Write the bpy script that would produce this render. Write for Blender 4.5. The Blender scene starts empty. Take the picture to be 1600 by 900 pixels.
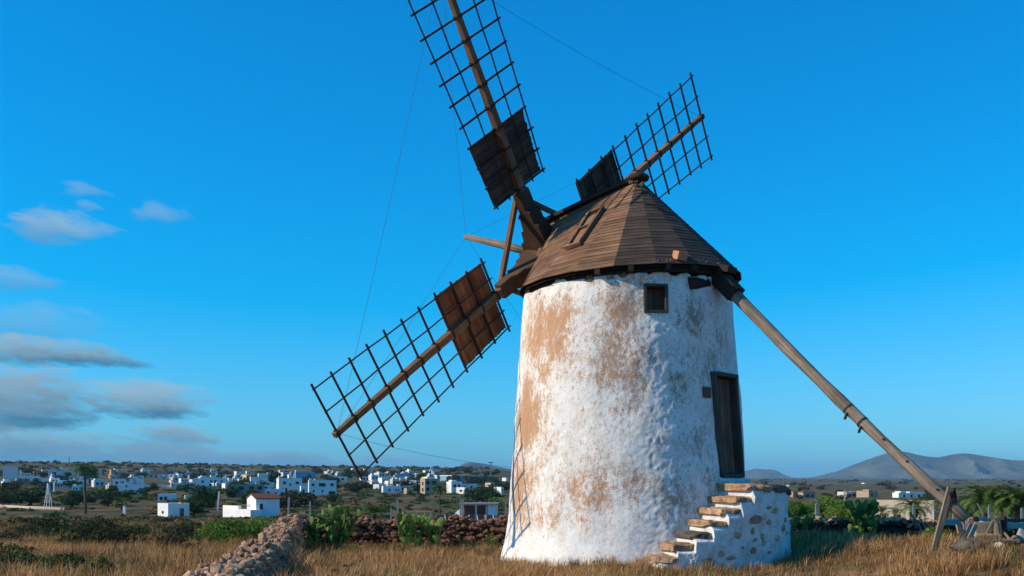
import bpy, math, random
import numpy as np
from mathutils import Vector, Matrix

# ------------------------------------------------------------------ camera, sky, sun
scene = bpy.context.scene
coll = scene.collection
EYE, FPX, HOR = 1.7, 1700.0, 745.0          # eye height, focal length and horizon row (1600 px wide photograph)
cam_data = bpy.data.cameras.new("camera")
cam = bpy.data.objects.new("camera", cam_data)
coll.objects.link(cam)
cam.location = (0, 0, EYE)
cam.rotation_euler = (math.radians(90), 0, 0)
cam_data.sensor_width = 36.0
cam_data.lens = FPX / 1600 * 36
cam_data.shift_y = (HOR - 450) / 1600
cam_data.clip_start = 0.1
cam_data.clip_end = 60000
scene.camera = cam

SUN_AZ, SUN_EL = math.radians(-101.5), math.radians(32)   # azimuth clockwise from +Y
SUN_DIR = Vector((math.sin(SUN_AZ) * math.cos(SUN_EL), math.cos(SUN_AZ) * math.cos(SUN_EL), math.sin(SUN_EL)))

world = bpy.data.worlds.new("World")
scene.world = world
world.use_nodes = True
world.cycles.sampling_method = 'MANUAL'; world.cycles.sample_map_resolution = 512
wn, wl = world.node_tree.nodes, world.node_tree.links
wn.clear()


def wmath(op, a, b=None, c=None, clamp=False):
    n = wn.new("ShaderNodeMath"); n.operation = op; n.use_clamp = clamp
    for i, v in enumerate((a, b, c)):
        if v is None: continue
        if isinstance(v, (int, float)): n.inputs[i].default_value = v
        else: wl.new(v, n.inputs[i])
    return n.outputs[0]


sky = wn.new("ShaderNodeTexSky"); sky.sky_type = 'NISHITA'; sky.sun_disc = False
sky.sun_elevation = SUN_EL; sky.sun_rotation = SUN_AZ
sky.altitude = 0; sky.air_density = 1.0; sky.dust_density = 0.5; sky.ozone_density = 1.0
# the photograph's saturated azure: one tone curve per channel on the physical sky
ss = wn.new("ShaderNodeSeparateColor"); wl.new(sky.outputs[0], ss.inputs[0])
sc_ = wn.new("ShaderNodeCombineColor")
for i_, (off, gam, gain) in enumerate(((0.285, 1.0, 0.62), (0.0, 0.92, 1.0), (0.0, 0.80, 1.58))):
    v_ = wmath('MAXIMUM', wmath('MULTIPLY_ADD', ss.outputs[i_], 0.1, -off), 0.0)
    wl.new(wmath('MULTIPLY', wmath('POWER', v_, gam), gain * 10), sc_.inputs[i_])
col = sc_.outputs[0]
# clouds: banks lying low over the town, thinning out upwards, on the left half of the sky
tc = wn.new("ShaderNodeTexCoord")
sep = wn.new("ShaderNodeSeparateXYZ"); wl.new(tc.outputs["Generated"], sep.inputs[0])
az = wmath('ARCTAN2', sep.outputs[0], sep.outputs[1])
el = wmath('ARCSINE', sep.outputs[2])
comb = wn.new("ShaderNodeCombineXYZ"); wl.new(wmath('MULTIPLY', az, 1.0), comb.inputs[0]); wl.new(wmath('MULTIPLY', wmath('MULTIPLY_ADD', az, 0.14, el), 3.2), comb.inputs[1])
nz = wn.new("ShaderNodeTexNoise"); nz.inputs["Scale"].default_value = 17; nz.inputs["Detail"].default_value = 7; nz.inputs["Roughness"].default_value = 0.6
wl.new(comb.outputs[0], nz.inputs["Vector"])
nz2 = wn.new("ShaderNodeTexNoise"); nz2.inputs["Scale"].default_value = 40; nz2.inputs["Detail"].default_value = 5; nz2.inputs["Roughness"].default_value = 0.6
wl.new(comb.outputs[0], nz2.inputs["Vector"])
nsep = wn.new("ShaderNodeSeparateColor"); wl.new(nz.outputs["Color"], nsep.inputs[0])
azd = wmath('ADD', az, wmath('MULTIPLY', wmath('SUBTRACT', nsep.outputs[0], 0.5), 0.075))
eld = wmath('ADD', el, wmath('MULTIPLY', wmath('SUBTRACT', nsep.outputs[1], 0.5), 0.022))
pc_ = wn.new("ShaderNodeCombineXYZ"); wl.new(azd, pc_.inputs[0]); wl.new(eld, pc_.inputs[1]); pvec = pc_.outputs[0]
ragged = wmath('MULTIPLY_ADD', nz2.outputs[0], 2.0, 0.05)
LIGHTC, DARKC = (3.7, 5.0, 5.9), (0.42, 1.75, 2.9)
CLOUDS = [  # photograph x, y, half width, half height, density, brightness
    (88, 355, 88, 26, 0.62, .85), (255, 330, 46, 19, 0.32, .9), (125, 298, 40, 12, 0.28, .9), (150, 326, 30, 10, .25, .9),
    (10, 436, 80, 20, 0.36, 0.75), (50, 505, 120, 30, 0.30, 0.6),
    (45, 550, 150, 24, 0.95, 0.5), (140, 563, 100, 13, .85, .15), (20, 622, 150, 48, 1.0, 0.42), (235, 622, 100, 34, 0.85, 0.6), (250, 642, 90, 13, .9, .08), (60, 652, 100, 20, .95, .02),
    (50, 700, 170, 34, 0.98, 0.3), (180, 612, 60, 16, .4, 1.0), (272, 680, 80, 22, 0.9, 0.5), (250, 705, 120, 16, .85, .2), (420, 720, 130, 17, 0.75, 0.25),
    (590, 724, 110, 17, 0.5, 0.3), (280, 722, 270, 24, 0.85, 0.18),
    (-250, 560, 240, 50, 0.9, 0.4), (-300, 660, 330, 55, 1.0, 0.2), (-700, 600, 300, 60, 0.9, 0.3), (-900, 690, 400, 50, 1.0, 0.2),
    (-1500, 640, 500, 60, 0.9, 0.3), (-2300, 690, 700, 50, 0.9, 0.2)]
for cx, cy, rx, ry, dens, br in CLOUDS:
    a0 = math.atan((cx - 800) / FPX); e0 = math.atan((HOR - cy) / FPX * math.cos(a0))
    ca = math.cos(a0) ** 2
    vm = wn.new("ShaderNodeVectorMath"); vm.operation = 'MULTIPLY_ADD'; wl.new(pvec, vm.inputs[0])
    sx_, sy_ = FPX / rx / ca, FPX / ry
    vm.inputs[1].default_value = (sx_, sy_, 0); vm.inputs[2].default_value = (-a0 * sx_, -e0 * sy_, 0)
    vd = wn.new("ShaderNodeVectorMath"); vd.operation = 'DOT_PRODUCT'; wl.new(vm.outputs[0], vd.inputs[0]); wl.new(vm.outputs[0], vd.inputs[1])
    vsep = wn.new("ShaderNodeSeparateXYZ"); wl.new(vm.outputs[0], vsep.inputs[0]); dy = vsep.outputs[1]
    v = wmath('SUBTRACT', ragged, vd.outputs["Value"])
    a = wmath('MULTIPLY', wmath('SMOOTH_MIN', wmath('MULTIPLY', wmath('MAXIMUM', v, 0.0), 1.05), 1.0, 0.35), dens, clamp=True)
    mix = wn.new("ShaderNodeMix"); mix.data_type = 'RGBA'; wl.new(a, mix.inputs[0]); wl.new(col, mix.inputs[6])
    sh = wmath('MULTIPLY_ADD', dy, 0.62, br, clamp=True)
    cc = wn.new("ShaderNodeMix"); cc.data_type = 'RGBA'; wl.new(sh, cc.inputs[0])
    cc.inputs[6].default_value = (*DARKC, 1); cc.inputs[7].default_value = (*LIGHTC, 1)
    wl.new(cc.outputs[2], mix.inputs[7]); col = mix.outputs[2]
bg = wn.new("ShaderNodeBackground"); bg.inputs[1].default_value = 0.1
wl.new(col, bg.inputs[0])
wo = wn.new("ShaderNodeOutputWorld"); wl.new(bg.outputs[0], wo.inputs[0])

sun_data = bpy.data.lights.new("sun", 'SUN'); sun_data.energy = 4.8; sun_data.angle = math.radians(0.55); sun_data.color = (1.0, 0.85, 0.66)
sun = bpy.data.objects.new("sun", sun_data); coll.objects.link(sun)
sun.rotation_euler = SUN_DIR.to_track_quat('Z', 'Y').to_euler()
sun.location = (-60, -20, 60)

vs = scene.view_settings
vs.view_transform = 'Standard'; vs.look = 'None'; vs.exposure = 0.0; vs.gamma = 1.0
scene.cycles.max_bounces = 6; scene.cycles.diffuse_bounces = 3; scene.cycles.transparent_max_bounces = 6
scene.cycles.volume_bounces = 0

# ------------------------------------------------------------------ helpers
rng = np.random.default_rng(7)
R = random.Random(11)
TAU = 2 * math.pi


def px(x, y, D):
    """World point seen at photograph pixel (x, y) when it stands D metres away."""
    return Vector(((x - 800) / FPX * D, D, EYE + (HOR - y) / FPX * D))


def _hash(ix, iy, iz):
    h = (ix.astype(np.int64) * 374761393 + iy.astype(np.int64) * 668265263 + iz.astype(np.int64) * 1274126177) & 0xffffffff
    h = ((h ^ (h >> 13)) * 1274126177) & 0xffffffff
    return ((h ^ (h >> 16)) & 0xffff) / 65535.0


def vnoise(x, y, z):
    xi, yi, zi = np.floor(x), np.floor(y), np.floor(z)
    fx, fy, fz = x - xi, y - yi, z - zi
    fx, fy, fz = [f * f * (3 - 2 * f) for f in (fx, fy, fz)]
    r = 0
    for a in (0, 1):
        for b in (0, 1):
            for c in (0, 1):
                r = r + _hash(xi + a, yi + b, zi + c) * (fx if a else 1 - fx) * (fy if b else 1 - fy) * (fz if c else 1 - fz)
    return r * 2 - 1


def fbm(x, y, z=0.0, o=4, g=0.5):
    x = np.asarray(x, float); y = np.asarray(y, float); z = np.zeros_like(x) + z
    r, a, f = 0, 1.0, 1.0
    for _ in range(o):
        r = r + a * vnoise(x * f, y * f, z * f); a *= g; f *= 2.03
    return r


def smooth(a, b, x):
    t = np.clip((np.asarray(x, float) - a) / (b - a), 0, 1)
    return t * t * (3 - 2 * t)


def tag(o, label=None, cat=None, group=None, kind=None):
    if label: o["label"] = label
    if cat: o["category"] = cat
    if group: o["group"] = group
    if kind: o["kind"] = kind
    return o


def set_parent(o, p):
    if p is not None:
        o.parent = p
        if p.parent is None and p.type == 'EMPTY':
            o.matrix_parent_inverse = p.matrix_basis.inverted()


def empty(name, loc=(0, 0, 0), label=None, cat=None, group=None):
    o = bpy.data.objects.new(name, None); coll.objects.link(o); o.location = loc
    o.empty_display_size = 0.2
    return tag(o, label, cat, group)


def link_mesh(name, me, mat, parent=None, basis=None):
    o = bpy.data.objects.new(name, me); coll.objects.link(o)
    if mat is not None and not me.materials: me.materials.append(mat)
    if basis is not None: o.matrix_basis = basis
    set_parent(o, parent)
    return o


def np_mesh(name, verts, faces, smooth_shade=False):
    """verts (n,3), faces (m,k) numpy arrays."""
    me = bpy.data.meshes.new(name)
    verts = np.asarray(verts, np.float32); faces = np.asarray(faces, np.int32)
    k = faces.shape[1]
    me.vertices.add(len(verts)); me.vertices.foreach_set("co", verts.ravel())
    me.loops.add(faces.size); me.loops.foreach_set("vertex_index", faces.ravel())
    me.polygons.add(len(faces)); me.polygons.foreach_set("loop_start", np.arange(0, faces.size, k, dtype=np.int32))
    me.polygons.foreach_set("use_smooth", np.full(len(faces), smooth_shade))
    me.update(calc_edges=True)
    return me


class MB:
    """Collects boxes, beams, tubes and prisms and links them as ONE mesh object."""
    def __init__(s): s.v, s.f, s.uv = [], [], []

    def quadface(s, idx, uv=None):
        s.f.append(tuple(idx)); s.uv.append(uv or [(0, 0)] * len(idx))

    def hexa(s, P, L=1.0, W=0.2):
        """8 corners: 0-3 one end (ccw), 4-7 the other end; UV runs along the 0->4 direction."""
        b = len(s.v); s.v += [tuple(p) for p in P]
        o = R.random() * 50
        for a in range(4):
            c = (a + 1) % 4
            s.quadface((b + a, b + c, b + 4 + c, b + 4 + a), [(o, a * W), (o, (a + 1) * W), (o + L, (a + 1) * W), (o + L, a * W)])
        s.quadface((b + 3, b + 2, b + 1, b), [(o, 0), (o, W), (o + W, W), (o + W, 0)])
        s.quadface((b + 4, b + 5, b + 6, b + 7), [(o, 0), (o, W), (o + W, W), (o + W, 0)])
        return s

    def beam(s, p0, p1, w, h, up=(0, 0, 1), w1=None, h1=None):
        p0, p1, up = Vector(p0), Vector(p1), Vector(up)
        d = (p1 - p0).normalized(); sx = d.cross(up).normalized(); sy = sx.cross(d).normalized()
        w1 = w if w1 is None else w1; h1 = h if h1 is None else h1
        P = []
        for p, a, c in ((p0, w, h), (p1, w1, h1)):
            for i, j in ((-1, -1), (1, -1), (1, 1), (-1, 1)): P.append(p + sx * (i * a / 2) + sy * (j * c / 2))
        return s.hexa(P, (p1 - p0).length, (w + h) / 2)

    def box(s, c, size, rz=0.0, rx=0.0, ry=0.0):
        M = Matrix.Rotation(rz, 3, 'Z') @ Matrix.Rotation(ry, 3, 'Y') @ Matrix.Rotation(rx, 3, 'X'); c = Vector(c)
        x, y, z = [k / 2 for k in size]
        P = [c + M @ Vector(q) for q in ((-x, -y, -z), (-x, y, -z), (-x, y, z), (-x, -y, z), (x, -y, -z), (x, y, -z), (x, y, z), (x, -y, z))]
        return s.hexa(P, size[0], (size[1] + size[2]) / 2)

    def tube(s, pts, rad, n=8, jitter=0.0, cap=True):
        b = len(s.v); pts = [Vector(p) for p in pts]
        L = 0; Ls = [0]
        for i in range(1, len(pts)): L += (pts[i] - pts[i - 1]).length; Ls.append(L)
        up = Vector((0.13, 0.31, 0.94))
        for i, p in enumerate(pts):
            d = (pts[min(i + 1, len(pts) - 1)] - pts[max(i - 1, 0)]).normalized()
            sx = d.cross(up).normalized(); sy = sx.cross(d)
            r = rad[i] if hasattr(rad, '__len__') else rad
            for k in range(n):
                a = TAU * k / n; q = r * (1 + jitter * R.uniform(-1, 1))
                s.v.append(tuple(p + sx * (q * math.cos(a)) + sy * (q * math.sin(a))))
        for i in range(len(pts) - 1):
            for k in range(n):
                k2 = (k + 1) % n
                s.quadface((b + i * n + k, b + i * n + k2, b + (i + 1) * n + k2, b + (i + 1) * n + k),
                           [(Ls[i], k * .1), (Ls[i], (k + 1) * .1), (Ls[i + 1], (k + 1) * .1), (Ls[i + 1], k * .1)])
        if cap:
            s.quadface([b + k for k in range(n)][::-1]); e = b + (len(pts) - 1) * n; s.quadface([e + k for k in range(n)])
        return s

    def prism(s, poly, t):
        """poly: list of points (planar), extruded by the vector t."""
        b = len(s.v); n = len(poly); t = Vector(t)
        s.v += [tuple(Vector(p)) for p in poly] + [tuple(Vector(p) + t) for p in poly]
        s.quadface(list(range(b, b + n))[::-1]); s.quadface(list(range(b + n, b + 2 * n)))
        for k in range(n):
            k2 = (k + 1) % n; s.quadface((b + k, b + k2, b + n + k2, b + n + k))
        return s

    def mesh(s, name, smooth_shade=False):
        me = bpy.data.meshes.new(name); me.from_pydata(s.v, [], s.f)
        uvl = me.uv_layers.new(name="UVMap"); flat = [c for u in s.uv for q in u for c in q]
        if len(flat) == len(uvl.data) * 2: uvl.data.foreach_set("uv", flat)
        if smooth_shade: me.polygons.foreach_set("use_smooth", [True] * len(me.polygons))
        me.update(); return me

    def build(s, name, mat, parent=None, smooth_shade=False):
        return link_mesh(name, s.mesh(name, smooth_shade), mat, parent)


def bevel(o, w, seg=2):
    m = o.modifiers.new("bevel", 'BEVEL'); m.width = w; m.segments = seg; m.limit_method = 'ANGLE'; m.angle_limit = math.radians(40)
    return o


# ------------------------------------------------------------------ materials
def new_mat(name):
    m = bpy.data.materials.new(name); m.use_nodes = True
    nt = m.node_tree; bsdf = nt.nodes["Principled BSDF"]; bsdf.inputs["Specular IOR Level"].default_value = 0.25
    return m, nt, bsdf


def N(nt, typ, **kw):
    n = nt.nodes.new(typ)
    for k, v in kw.items():
        if k in n.inputs: n.inputs[k].default_value = v
        else: setattr(n, k, v)
    return n


def noise(nt, vec, scale, detail=5, rough=0.55, out=0):
    n = N(nt, "ShaderNodeTexNoise", Scale=scale, Detail=detail, Roughness=rough)
    if vec is not None: nt.links.new(vec, n.inputs["Vector"])
    return n.outputs[out]


def ramp(nt, fac, stops):
    r = N(nt, "ShaderNodeValToRGB")
    el_ = r.color_ramp.elements
    while len(el_) < len(stops): el_.new(0.5)
    for e, (p, c) in zip(el_, stops):
        e.position = p; e.color = (*c, 1) if len(c) == 3 else c
    nt.links.new(fac, r.inputs[0]); return r.outputs[0]


def mixc(nt, fac, a, b, blend='MIX'):
    m = N(nt, "ShaderNodeMix", data_type='RGBA', blend_type=blend)
    for i, v in ((0, fac), (6, a), (7, b)):
        if isinstance(v, (int, float)): m.inputs[i].default_value = v
        elif isinstance(v, tuple): m.inputs[i].default_value = (*v, 1)
        else: nt.links.new(v, m.inputs[i])
    return m.outputs[2]


def math_n(nt, op, a, b=None, c=None, clamp=False):
    n = N(nt, "ShaderNodeMath", operation=op, use_clamp=clamp)
    for i, v in enumerate((a, b, c)):
        if v is None: continue
        if isinstance(v, (int, float)): n.inputs[i].default_value = v
        else: nt.links.new(v, n.inputs[i])
    return n.outputs[0]


def bump(nt, bsdf, h, strength=0.5, dist=0.02):
    b = N(nt, "ShaderNodeBump", Strength=strength, Distance=dist)
    nt.links.new(h, b.inputs["Height"]); nt.links.new(b.outputs[0], bsdf.inputs["Normal"])


def pos(nt):
    return N(nt, "ShaderNodeNewGeometry").outputs["Position"]


def simple(name, c1, c2, scale=8.0, rough=0.85, bstr=0.4, bdist=0.01, c3=None, rnd=0.0):
    m, nt, b = new_mat(name); p = pos(nt)
    f = noise(nt, p, scale, 7, 0.62)
    stops = [(0.3, c1), (0.68, c2)] if c3 is None else [(0.28, c1), (0.5, c2), (0.72, c3)]
    c = ramp(nt, f, stops)
    if rnd:
        oi = N(nt, "ShaderNodeObjectInfo"); k = math_n(nt, 'MULTIPLY_ADD', oi.outputs["Random"], rnd * 2, 1 - rnd)
        v = N(nt, "ShaderNodeHueSaturation"); nt.links.new(c, v.inputs["Color"]); nt.links.new(k, v.inputs["Value"]); c = v.outputs[0]
    nt.links.new(c, b.inputs["Base Color"]); b.inputs["Roughness"].default_value = rough
    bump(nt, b, noise(nt, p, scale * 4, 6, 0.65), bstr, bdist)
    return m


def wood(name, c1, c2, c3, rnd=0.25, rough=0.85, bstr=0.5, fine=34.0):
    m, nt, b = new_mat(name)
    uv = N(nt, "ShaderNodeUVMap").outputs[0]
    mp = N(nt, "ShaderNodeMapping"); mp.inputs["Scale"].default_value = (1.2, fine, 1); nt.links.new(uv, mp.inputs[0])
    oi = N(nt, "ShaderNodeObjectInfo")
    off = N(nt, "ShaderNodeVectorMath", operation='ADD'); nt.links.new(mp.outputs[0], off.inputs[0])
    cv = N(nt, "ShaderNodeCombineXYZ"); nt.links.new(math_n(nt, 'MULTIPLY', oi.outputs["Random"], 91.0), cv.inputs[2]); nt.links.new(cv.outputs[0], off.inputs[1])
    g = noise(nt, off.outputs[0], 1.0, 6, 0.6); w = noise(nt, pos(nt), 1.6, 5, 0.6)
    f = math_n(nt, 'ADD', math_n(nt, 'MULTIPLY', g, 0.6), math_n(nt, 'MULTIPLY', w, 0.4))
    c = ramp(nt, f, [(0.33, c1), (0.5, c2), (0.66, c3)])
    k = math_n(nt, 'MULTIPLY_ADD', oi.outputs["Random"], rnd * 2, 1 - rnd)
    v = N(nt, "ShaderNodeHueSaturation"); nt.links.new(c, v.inputs["Color"]); nt.links.new(k, v.inputs["Value"])
    nt.links.new(v.outputs[0], b.inputs["Base Color"]); b.inputs["Roughness"].default_value = rough
    bump(nt, b, g, bstr, 0.012)
    return m


def leaf_mat(name, c1, c2, c3, trans=0.3):
    m = bpy.data.materials.new(name); m.use_nodes = True; nt = m.node_tree; nt.nodes.clear()
    geo = N(nt, "ShaderNodeNewGeometry")
    f = math_n(nt, 'ADD', math_n(nt, 'MULTIPLY', geo.outputs["Random Per Island"], 0.6), math_n(nt, 'MULTIPLY', noise(nt, geo.outputs["Position"], 1.3, 4), 0.4))
    c = ramp(nt, f, [(0.2, c1), (0.5, c2), (0.8, c3)])
    d = N(nt, "ShaderNodeBsdfDiffuse"); t = N(nt, "ShaderNodeBsdfTranslucent"); mx = N(nt, "ShaderNodeMixShader"); mx.inputs[0].default_value = trans
    nt.links.new(c, d.inputs[0]); nt.links.new(c, t.inputs[0]); nt.links.new(d.outputs[0], mx.inputs[1]); nt.links.new(t.outputs[0], mx.inputs[2])
    o = N(nt, "ShaderNodeOutputMaterial"); nt.links.new(mx.outputs[0], o.inputs[0])
    return m


# tower axis frame
AX0 = Vector((2.345, 22.5, 0.0))                       # tower centre on the ground
LEAN = 0.0135
H = Vector((-0.728, 0.686, 0)).normalized()            # from the tower towards the sails
C = Vector((-0.686, -0.728, 0)).normalized()           # sideways, towards the camera
TOP = 5.52


def tower_r(z): return 2.53 - 0.078 * z


def on_tower(th, z, r):
    """Point at angle th (0 = facing the camera, + = to the right), height z, radius r."""
    return Vector((AX0.x + LEAN * z + r * math.sin(th), AX0.y - r * math.cos(th), z))


def plaster_mat():
    m, nt, b = new_mat("whitewashed_plaster"); p = pos(nt); L = nt.links.new
    sp = N(nt, "ShaderNodeSeparateXYZ"); L(p, sp.inputs[0])
    th = math_n(nt, 'ARCTAN2', math_n(nt, 'SUBTRACT', sp.outputs[0], AX0.x + 0.03), math_n(nt, 'SUBTRACT', AX0.y, sp.outputs[1]))
    z = sp.outputs[2]
    # weathered patches where the limewash is gone: (angle deg, height, half angle, half height, weight)
    stains = [(-46, 4.75, 16, .5, 1.0), (-62, 4.5, 18, .75, 1.0), (-44, 4.2, 14, .45, .8), (-50, 3.75, 14, .4, .6), (-66, 2.9, 14, .9, 1.15), (-56, 3.1, 9, .5, .7), (-68, 1.6, 14, .9, 1.0), (-48, 2.2, 10, .5, .4), (-58, .95, 16, .4, .7),
              (-9, 4.95, 15, .5, .85), (-10, 3.9, 15, .75, .85), (-20, 4.4, 10, .5, .5), (-3, 3.3, 12, .6, .6), (-28, 3.6, 8, .3, .3), (-24, 1.5, 16, .7, .66), (-2, 1.5, 12, .6, .42), (-40, .9, 10, .35, .45),
              (30, 4.7, 13, .5, .55), (22, 3.6, 13, .7, .5), (40, 3.9, 14, .5, .4), (27, 2.4, 14, .6, .42), (16, 1.3, 12, .45, .5), (36, 1.6, 10, .4, .42), (52, 4.6, 12, .4, .35), (10, 2.5, 9, .4, .3)]
    acc = None
    for a, zz, ra, rz, wt in stains:
        dx = math_n(nt, 'MULTIPLY', math_n(nt, 'SUBTRACT', th, math.radians(a)), 1 / math.radians(ra))
        dz = math_n(nt, 'MULTIPLY', math_n(nt, 'SUBTRACT', z, zz), 1 / rz)
        d = math_n(nt, 'ADD', math_n(nt, 'MULTIPLY', dx, dx), math_n(nt, 'MULTIPLY', dz, dz))
        v = math_n(nt, 'MULTIPLY', math_n(nt, 'EXPONENT', math_n(nt, 'MULTIPLY', d, -1.0)), wt)
        acc = v if acc is None else math_n(nt, 'MAXIMUM', acc, v)
    mp = N(nt, "ShaderNodeMapping"); mp.inputs["Scale"].default_value = (1, 1, 0.55); L(p, mp.inputs[0])
    n1 = noise(nt, mp.outputs[0], 2.6, 8, 0.72); n2 = noise(nt, mp.outputs[0], 13, 6, 0.75); n3 = noise(nt, p, 55, 4, 0.7)
    cen = lambda v, k: math_n(nt, 'MULTIPLY_ADD', v, k, -0.5 * k)
    t = math_n(nt, 'ADD', math_n(nt, 'MULTIPLY', acc, 0.66), math_n(nt, 'ADD', cen(n1, 1.35), math_n(nt, 'ADD', cen(n2, 1.7), cen(n3, 1.5))))
    low = N(nt, "ShaderNodeMapRange", clamp=True); low.inputs[1].default_value = 0.75; low.inputs[2].default_value = 0.25; low.inputs[4].default_value = 0.3; L(z, low.inputs[0])
    t = math_n(nt, 'SUBTRACT', t, low.outputs[0])
    mask = N(nt, "ShaderNodeMapRange", clamp=True); mask.inputs[1].default_value = 0.16; mask.inputs[2].default_value = 0.5; mask.inputs[4].default_value = 0.93; L(t, mask.inputs[0])
    earth = ramp(nt, noise(nt, p, 5, 6, 0.6), [(0.3, (0.50, 0.255, 0.115)), (0.55, (0.46, 0.235, 0.11)), (0.75, (0.47, 0.30, 0.19))])
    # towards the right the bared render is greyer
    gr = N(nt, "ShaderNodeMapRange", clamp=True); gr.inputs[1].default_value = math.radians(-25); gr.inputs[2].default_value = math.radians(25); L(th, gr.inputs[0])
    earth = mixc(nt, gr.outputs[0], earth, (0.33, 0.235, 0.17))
    white = ramp(nt, noise(nt, p, 3.4, 8, 0.65), [(0.3, (0.66, 0.60, 0.51)), (0.5, (0.80, 0.775, 0.72)), (0.7, (0.84, 0.825, 0.785))])
    dirt = N(nt, "ShaderNodeMapRange", clamp=True); dirt.inputs[1].default_value = 0.56; dirt.inputs[2].default_value = 0.72; L(n2, dirt.inputs[0])
    white = mixc(nt, math_n(nt, 'MULTIPLY', dirt.outputs[0], 0.55), white, (0.50, 0.37, 0.27))
    # specks where flakes came off
    sp_ = N(nt, "ShaderNodeMapRange", clamp=True); sp_.inputs[1].default_value = 0.57; sp_.inputs[2].default_value = 0.63; L(noise(nt, p, 17, 6, 0.75), sp_.inputs[0])
    white = mixc(nt, math_n(nt, 'MULTIPLY', sp_.outputs[0], 0.65), white, (0.42, 0.30, 0.21))
    c = mixc(nt, mask.outputs[0], white, earth)
    L(c, b.inputs["Base Color"]); b.inputs["Roughness"].default_value = 0.93
    h = math_n(nt, 'ADD', math_n(nt, 'MULTIPLY', noise(nt, p, 13, 8, 0.7), .75), math_n(nt, 'MULTIPLY', n3, 0.3))
    h = math_n(nt, 'SUBTRACT', h, math_n(nt, 'MULTIPLY', mask.outputs[0], 0.07))
    bump(nt, b, h, 0.75, 0.02)
    return m


M = {}
M['plaster'] = plaster_mat()
M['stairwash'] = simple("stair_whitewash", (0.50, 0.45, 0.38), (0.79, 0.77, 0.72), 4.5, 0.92, 1.0, 0.05, (0.83, 0.82, 0.78))
M['slab'] = simple("sandstone_slab", (0.10, 0.062, 0.038), (0.38, 0.225, 0.12), 7.0, 0.92, 1.0, 0.03, (0.60, 0.43, 0.29), rnd=0.25)
M['darkslab'] = simple("basalt_slab", (0.035, 0.032, 0.028), (0.10, 0.085, 0.065), 6.0, 0.9, 0.7, 0.02, (0.19, 0.145, 0.10), rnd=0.2)
M['setstone'] = simple("brown_field_stone", (0.24, 0.14, 0.085), (0.48, 0.30, 0.18), 9.0, 0.9, 0.7, 0.02, (0.62, 0.43, 0.28), rnd=0.3)
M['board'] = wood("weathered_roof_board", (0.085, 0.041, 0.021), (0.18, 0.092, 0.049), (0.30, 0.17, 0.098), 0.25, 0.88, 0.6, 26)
M['darkboard'] = wood("dark_roof_board", (0.026, 0.018, 0.013), (0.062, 0.044, 0.031), (0.115, 0.085, 0.062), 0.2, 0.9, 0.6, 30)  # darker brown for the cap facets towards the tail and the far side
M['eave'] = wood("dark_eave_timber", (0.018, 0.012, 0.009), (0.035, 0.022, 0.015), (0.06, 0.038, 0.026), 0.2)
M['sailwood'] = wood("sail_spar_timber", (0.07, 0.035, 0.018), (0.16, 0.085, 0.045), (0.27, 0.165, 0.095), 0.15)
M['lath'] = wood("dark_sail_lath", (0.018, 0.011, 0.008), (0.04, 0.024, 0.015), (0.075, 0.045, 0.028), 0.25)
M['slat'] = wood("dark_sail_slat", (0.035, 0.022, 0.016), (0.08, 0.048, 0.032), (0.14, 0.085, 0.056), 0.35)
M['bounceslat'] = wood("rust_brown_bounce_lit_slat", (0.10, 0.035, 0.014), (0.20, 0.075, 0.03), (0.30, 0.13, 0.058), 0.3)  # redder slats on one sail: light bounced off the tower put into colour
M['hub'] = wood("windshaft_oak", (0.03, 0.016, 0.009), (0.075, 0.040, 0.021), (0.16, 0.09, 0.048), 0.15)
M['pole'] = wood("silvered_pole", (0.05, 0.036, 0.026), (0.20, 0.155, 0.112), (0.37, 0.30, 0.225), 0.1, 0.85, 1.0, 26)
M['doorw'] = wood("old_door_plank", (0.07, 0.034, 0.02), (0.17, 0.085, 0.05), (0.28, 0.15, 0.09), 0.25)
M['frame'] = wood("grey_door_frame", (0.035, 0.03, 0.026), (0.075, 0.062, 0.05), (0.13, 0.105, 0.085), 0.1)
M['iron'] = simple("rusty_iron", (0.02, 0.015, 0.012), (0.06, 0.035, 0.022), 30, 0.7)
M['lichen'] = simple("lichen_crust", (0.06, 0.065, 0.035), (0.16, 0.14, 0.08), 18, 0.95, 0.8, 0.02, (0.26, 0.235, 0.16))
M['wire'] = simple("steel_wire", (0.07, 0.08, 0.09), (0.12, 0.13, 0.14), 10, 0.6)
M['brick'] = simple("clay_block", (0.36, 0.14, 0.07), (0.50, 0.22, 0.11), 12, 0.9, 0.4, 0.01, (0.55, 0.30, 0.17))
M['dark'] = simple("dark_opening", (0.012, 0.011, 0.010), (0.02, 0.018, 0.016), 6, 0.8)

# ------------------------------------------------------------------ terrain
LY = [0, 30, 50, 100, 207, 260, 340, 450, 550, 750, 900, 1500, 2200, 3500, 9000, 30000]
LZ = [0, 0, -.65, -2.4, -6.0, -5.5, -4.3, -3.6, -2.9, -0.6, 1.8, 13.0, 15.0, 8, -6, -20]
RY = [0, 30, 60, 110, 200, 320, 500, 1500, 7000, 30000]
RZ = [0, 0.05, -1.1, -3.2, -6.0, -7.2, -7.8, -8.0, -9.5, -16]


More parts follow.
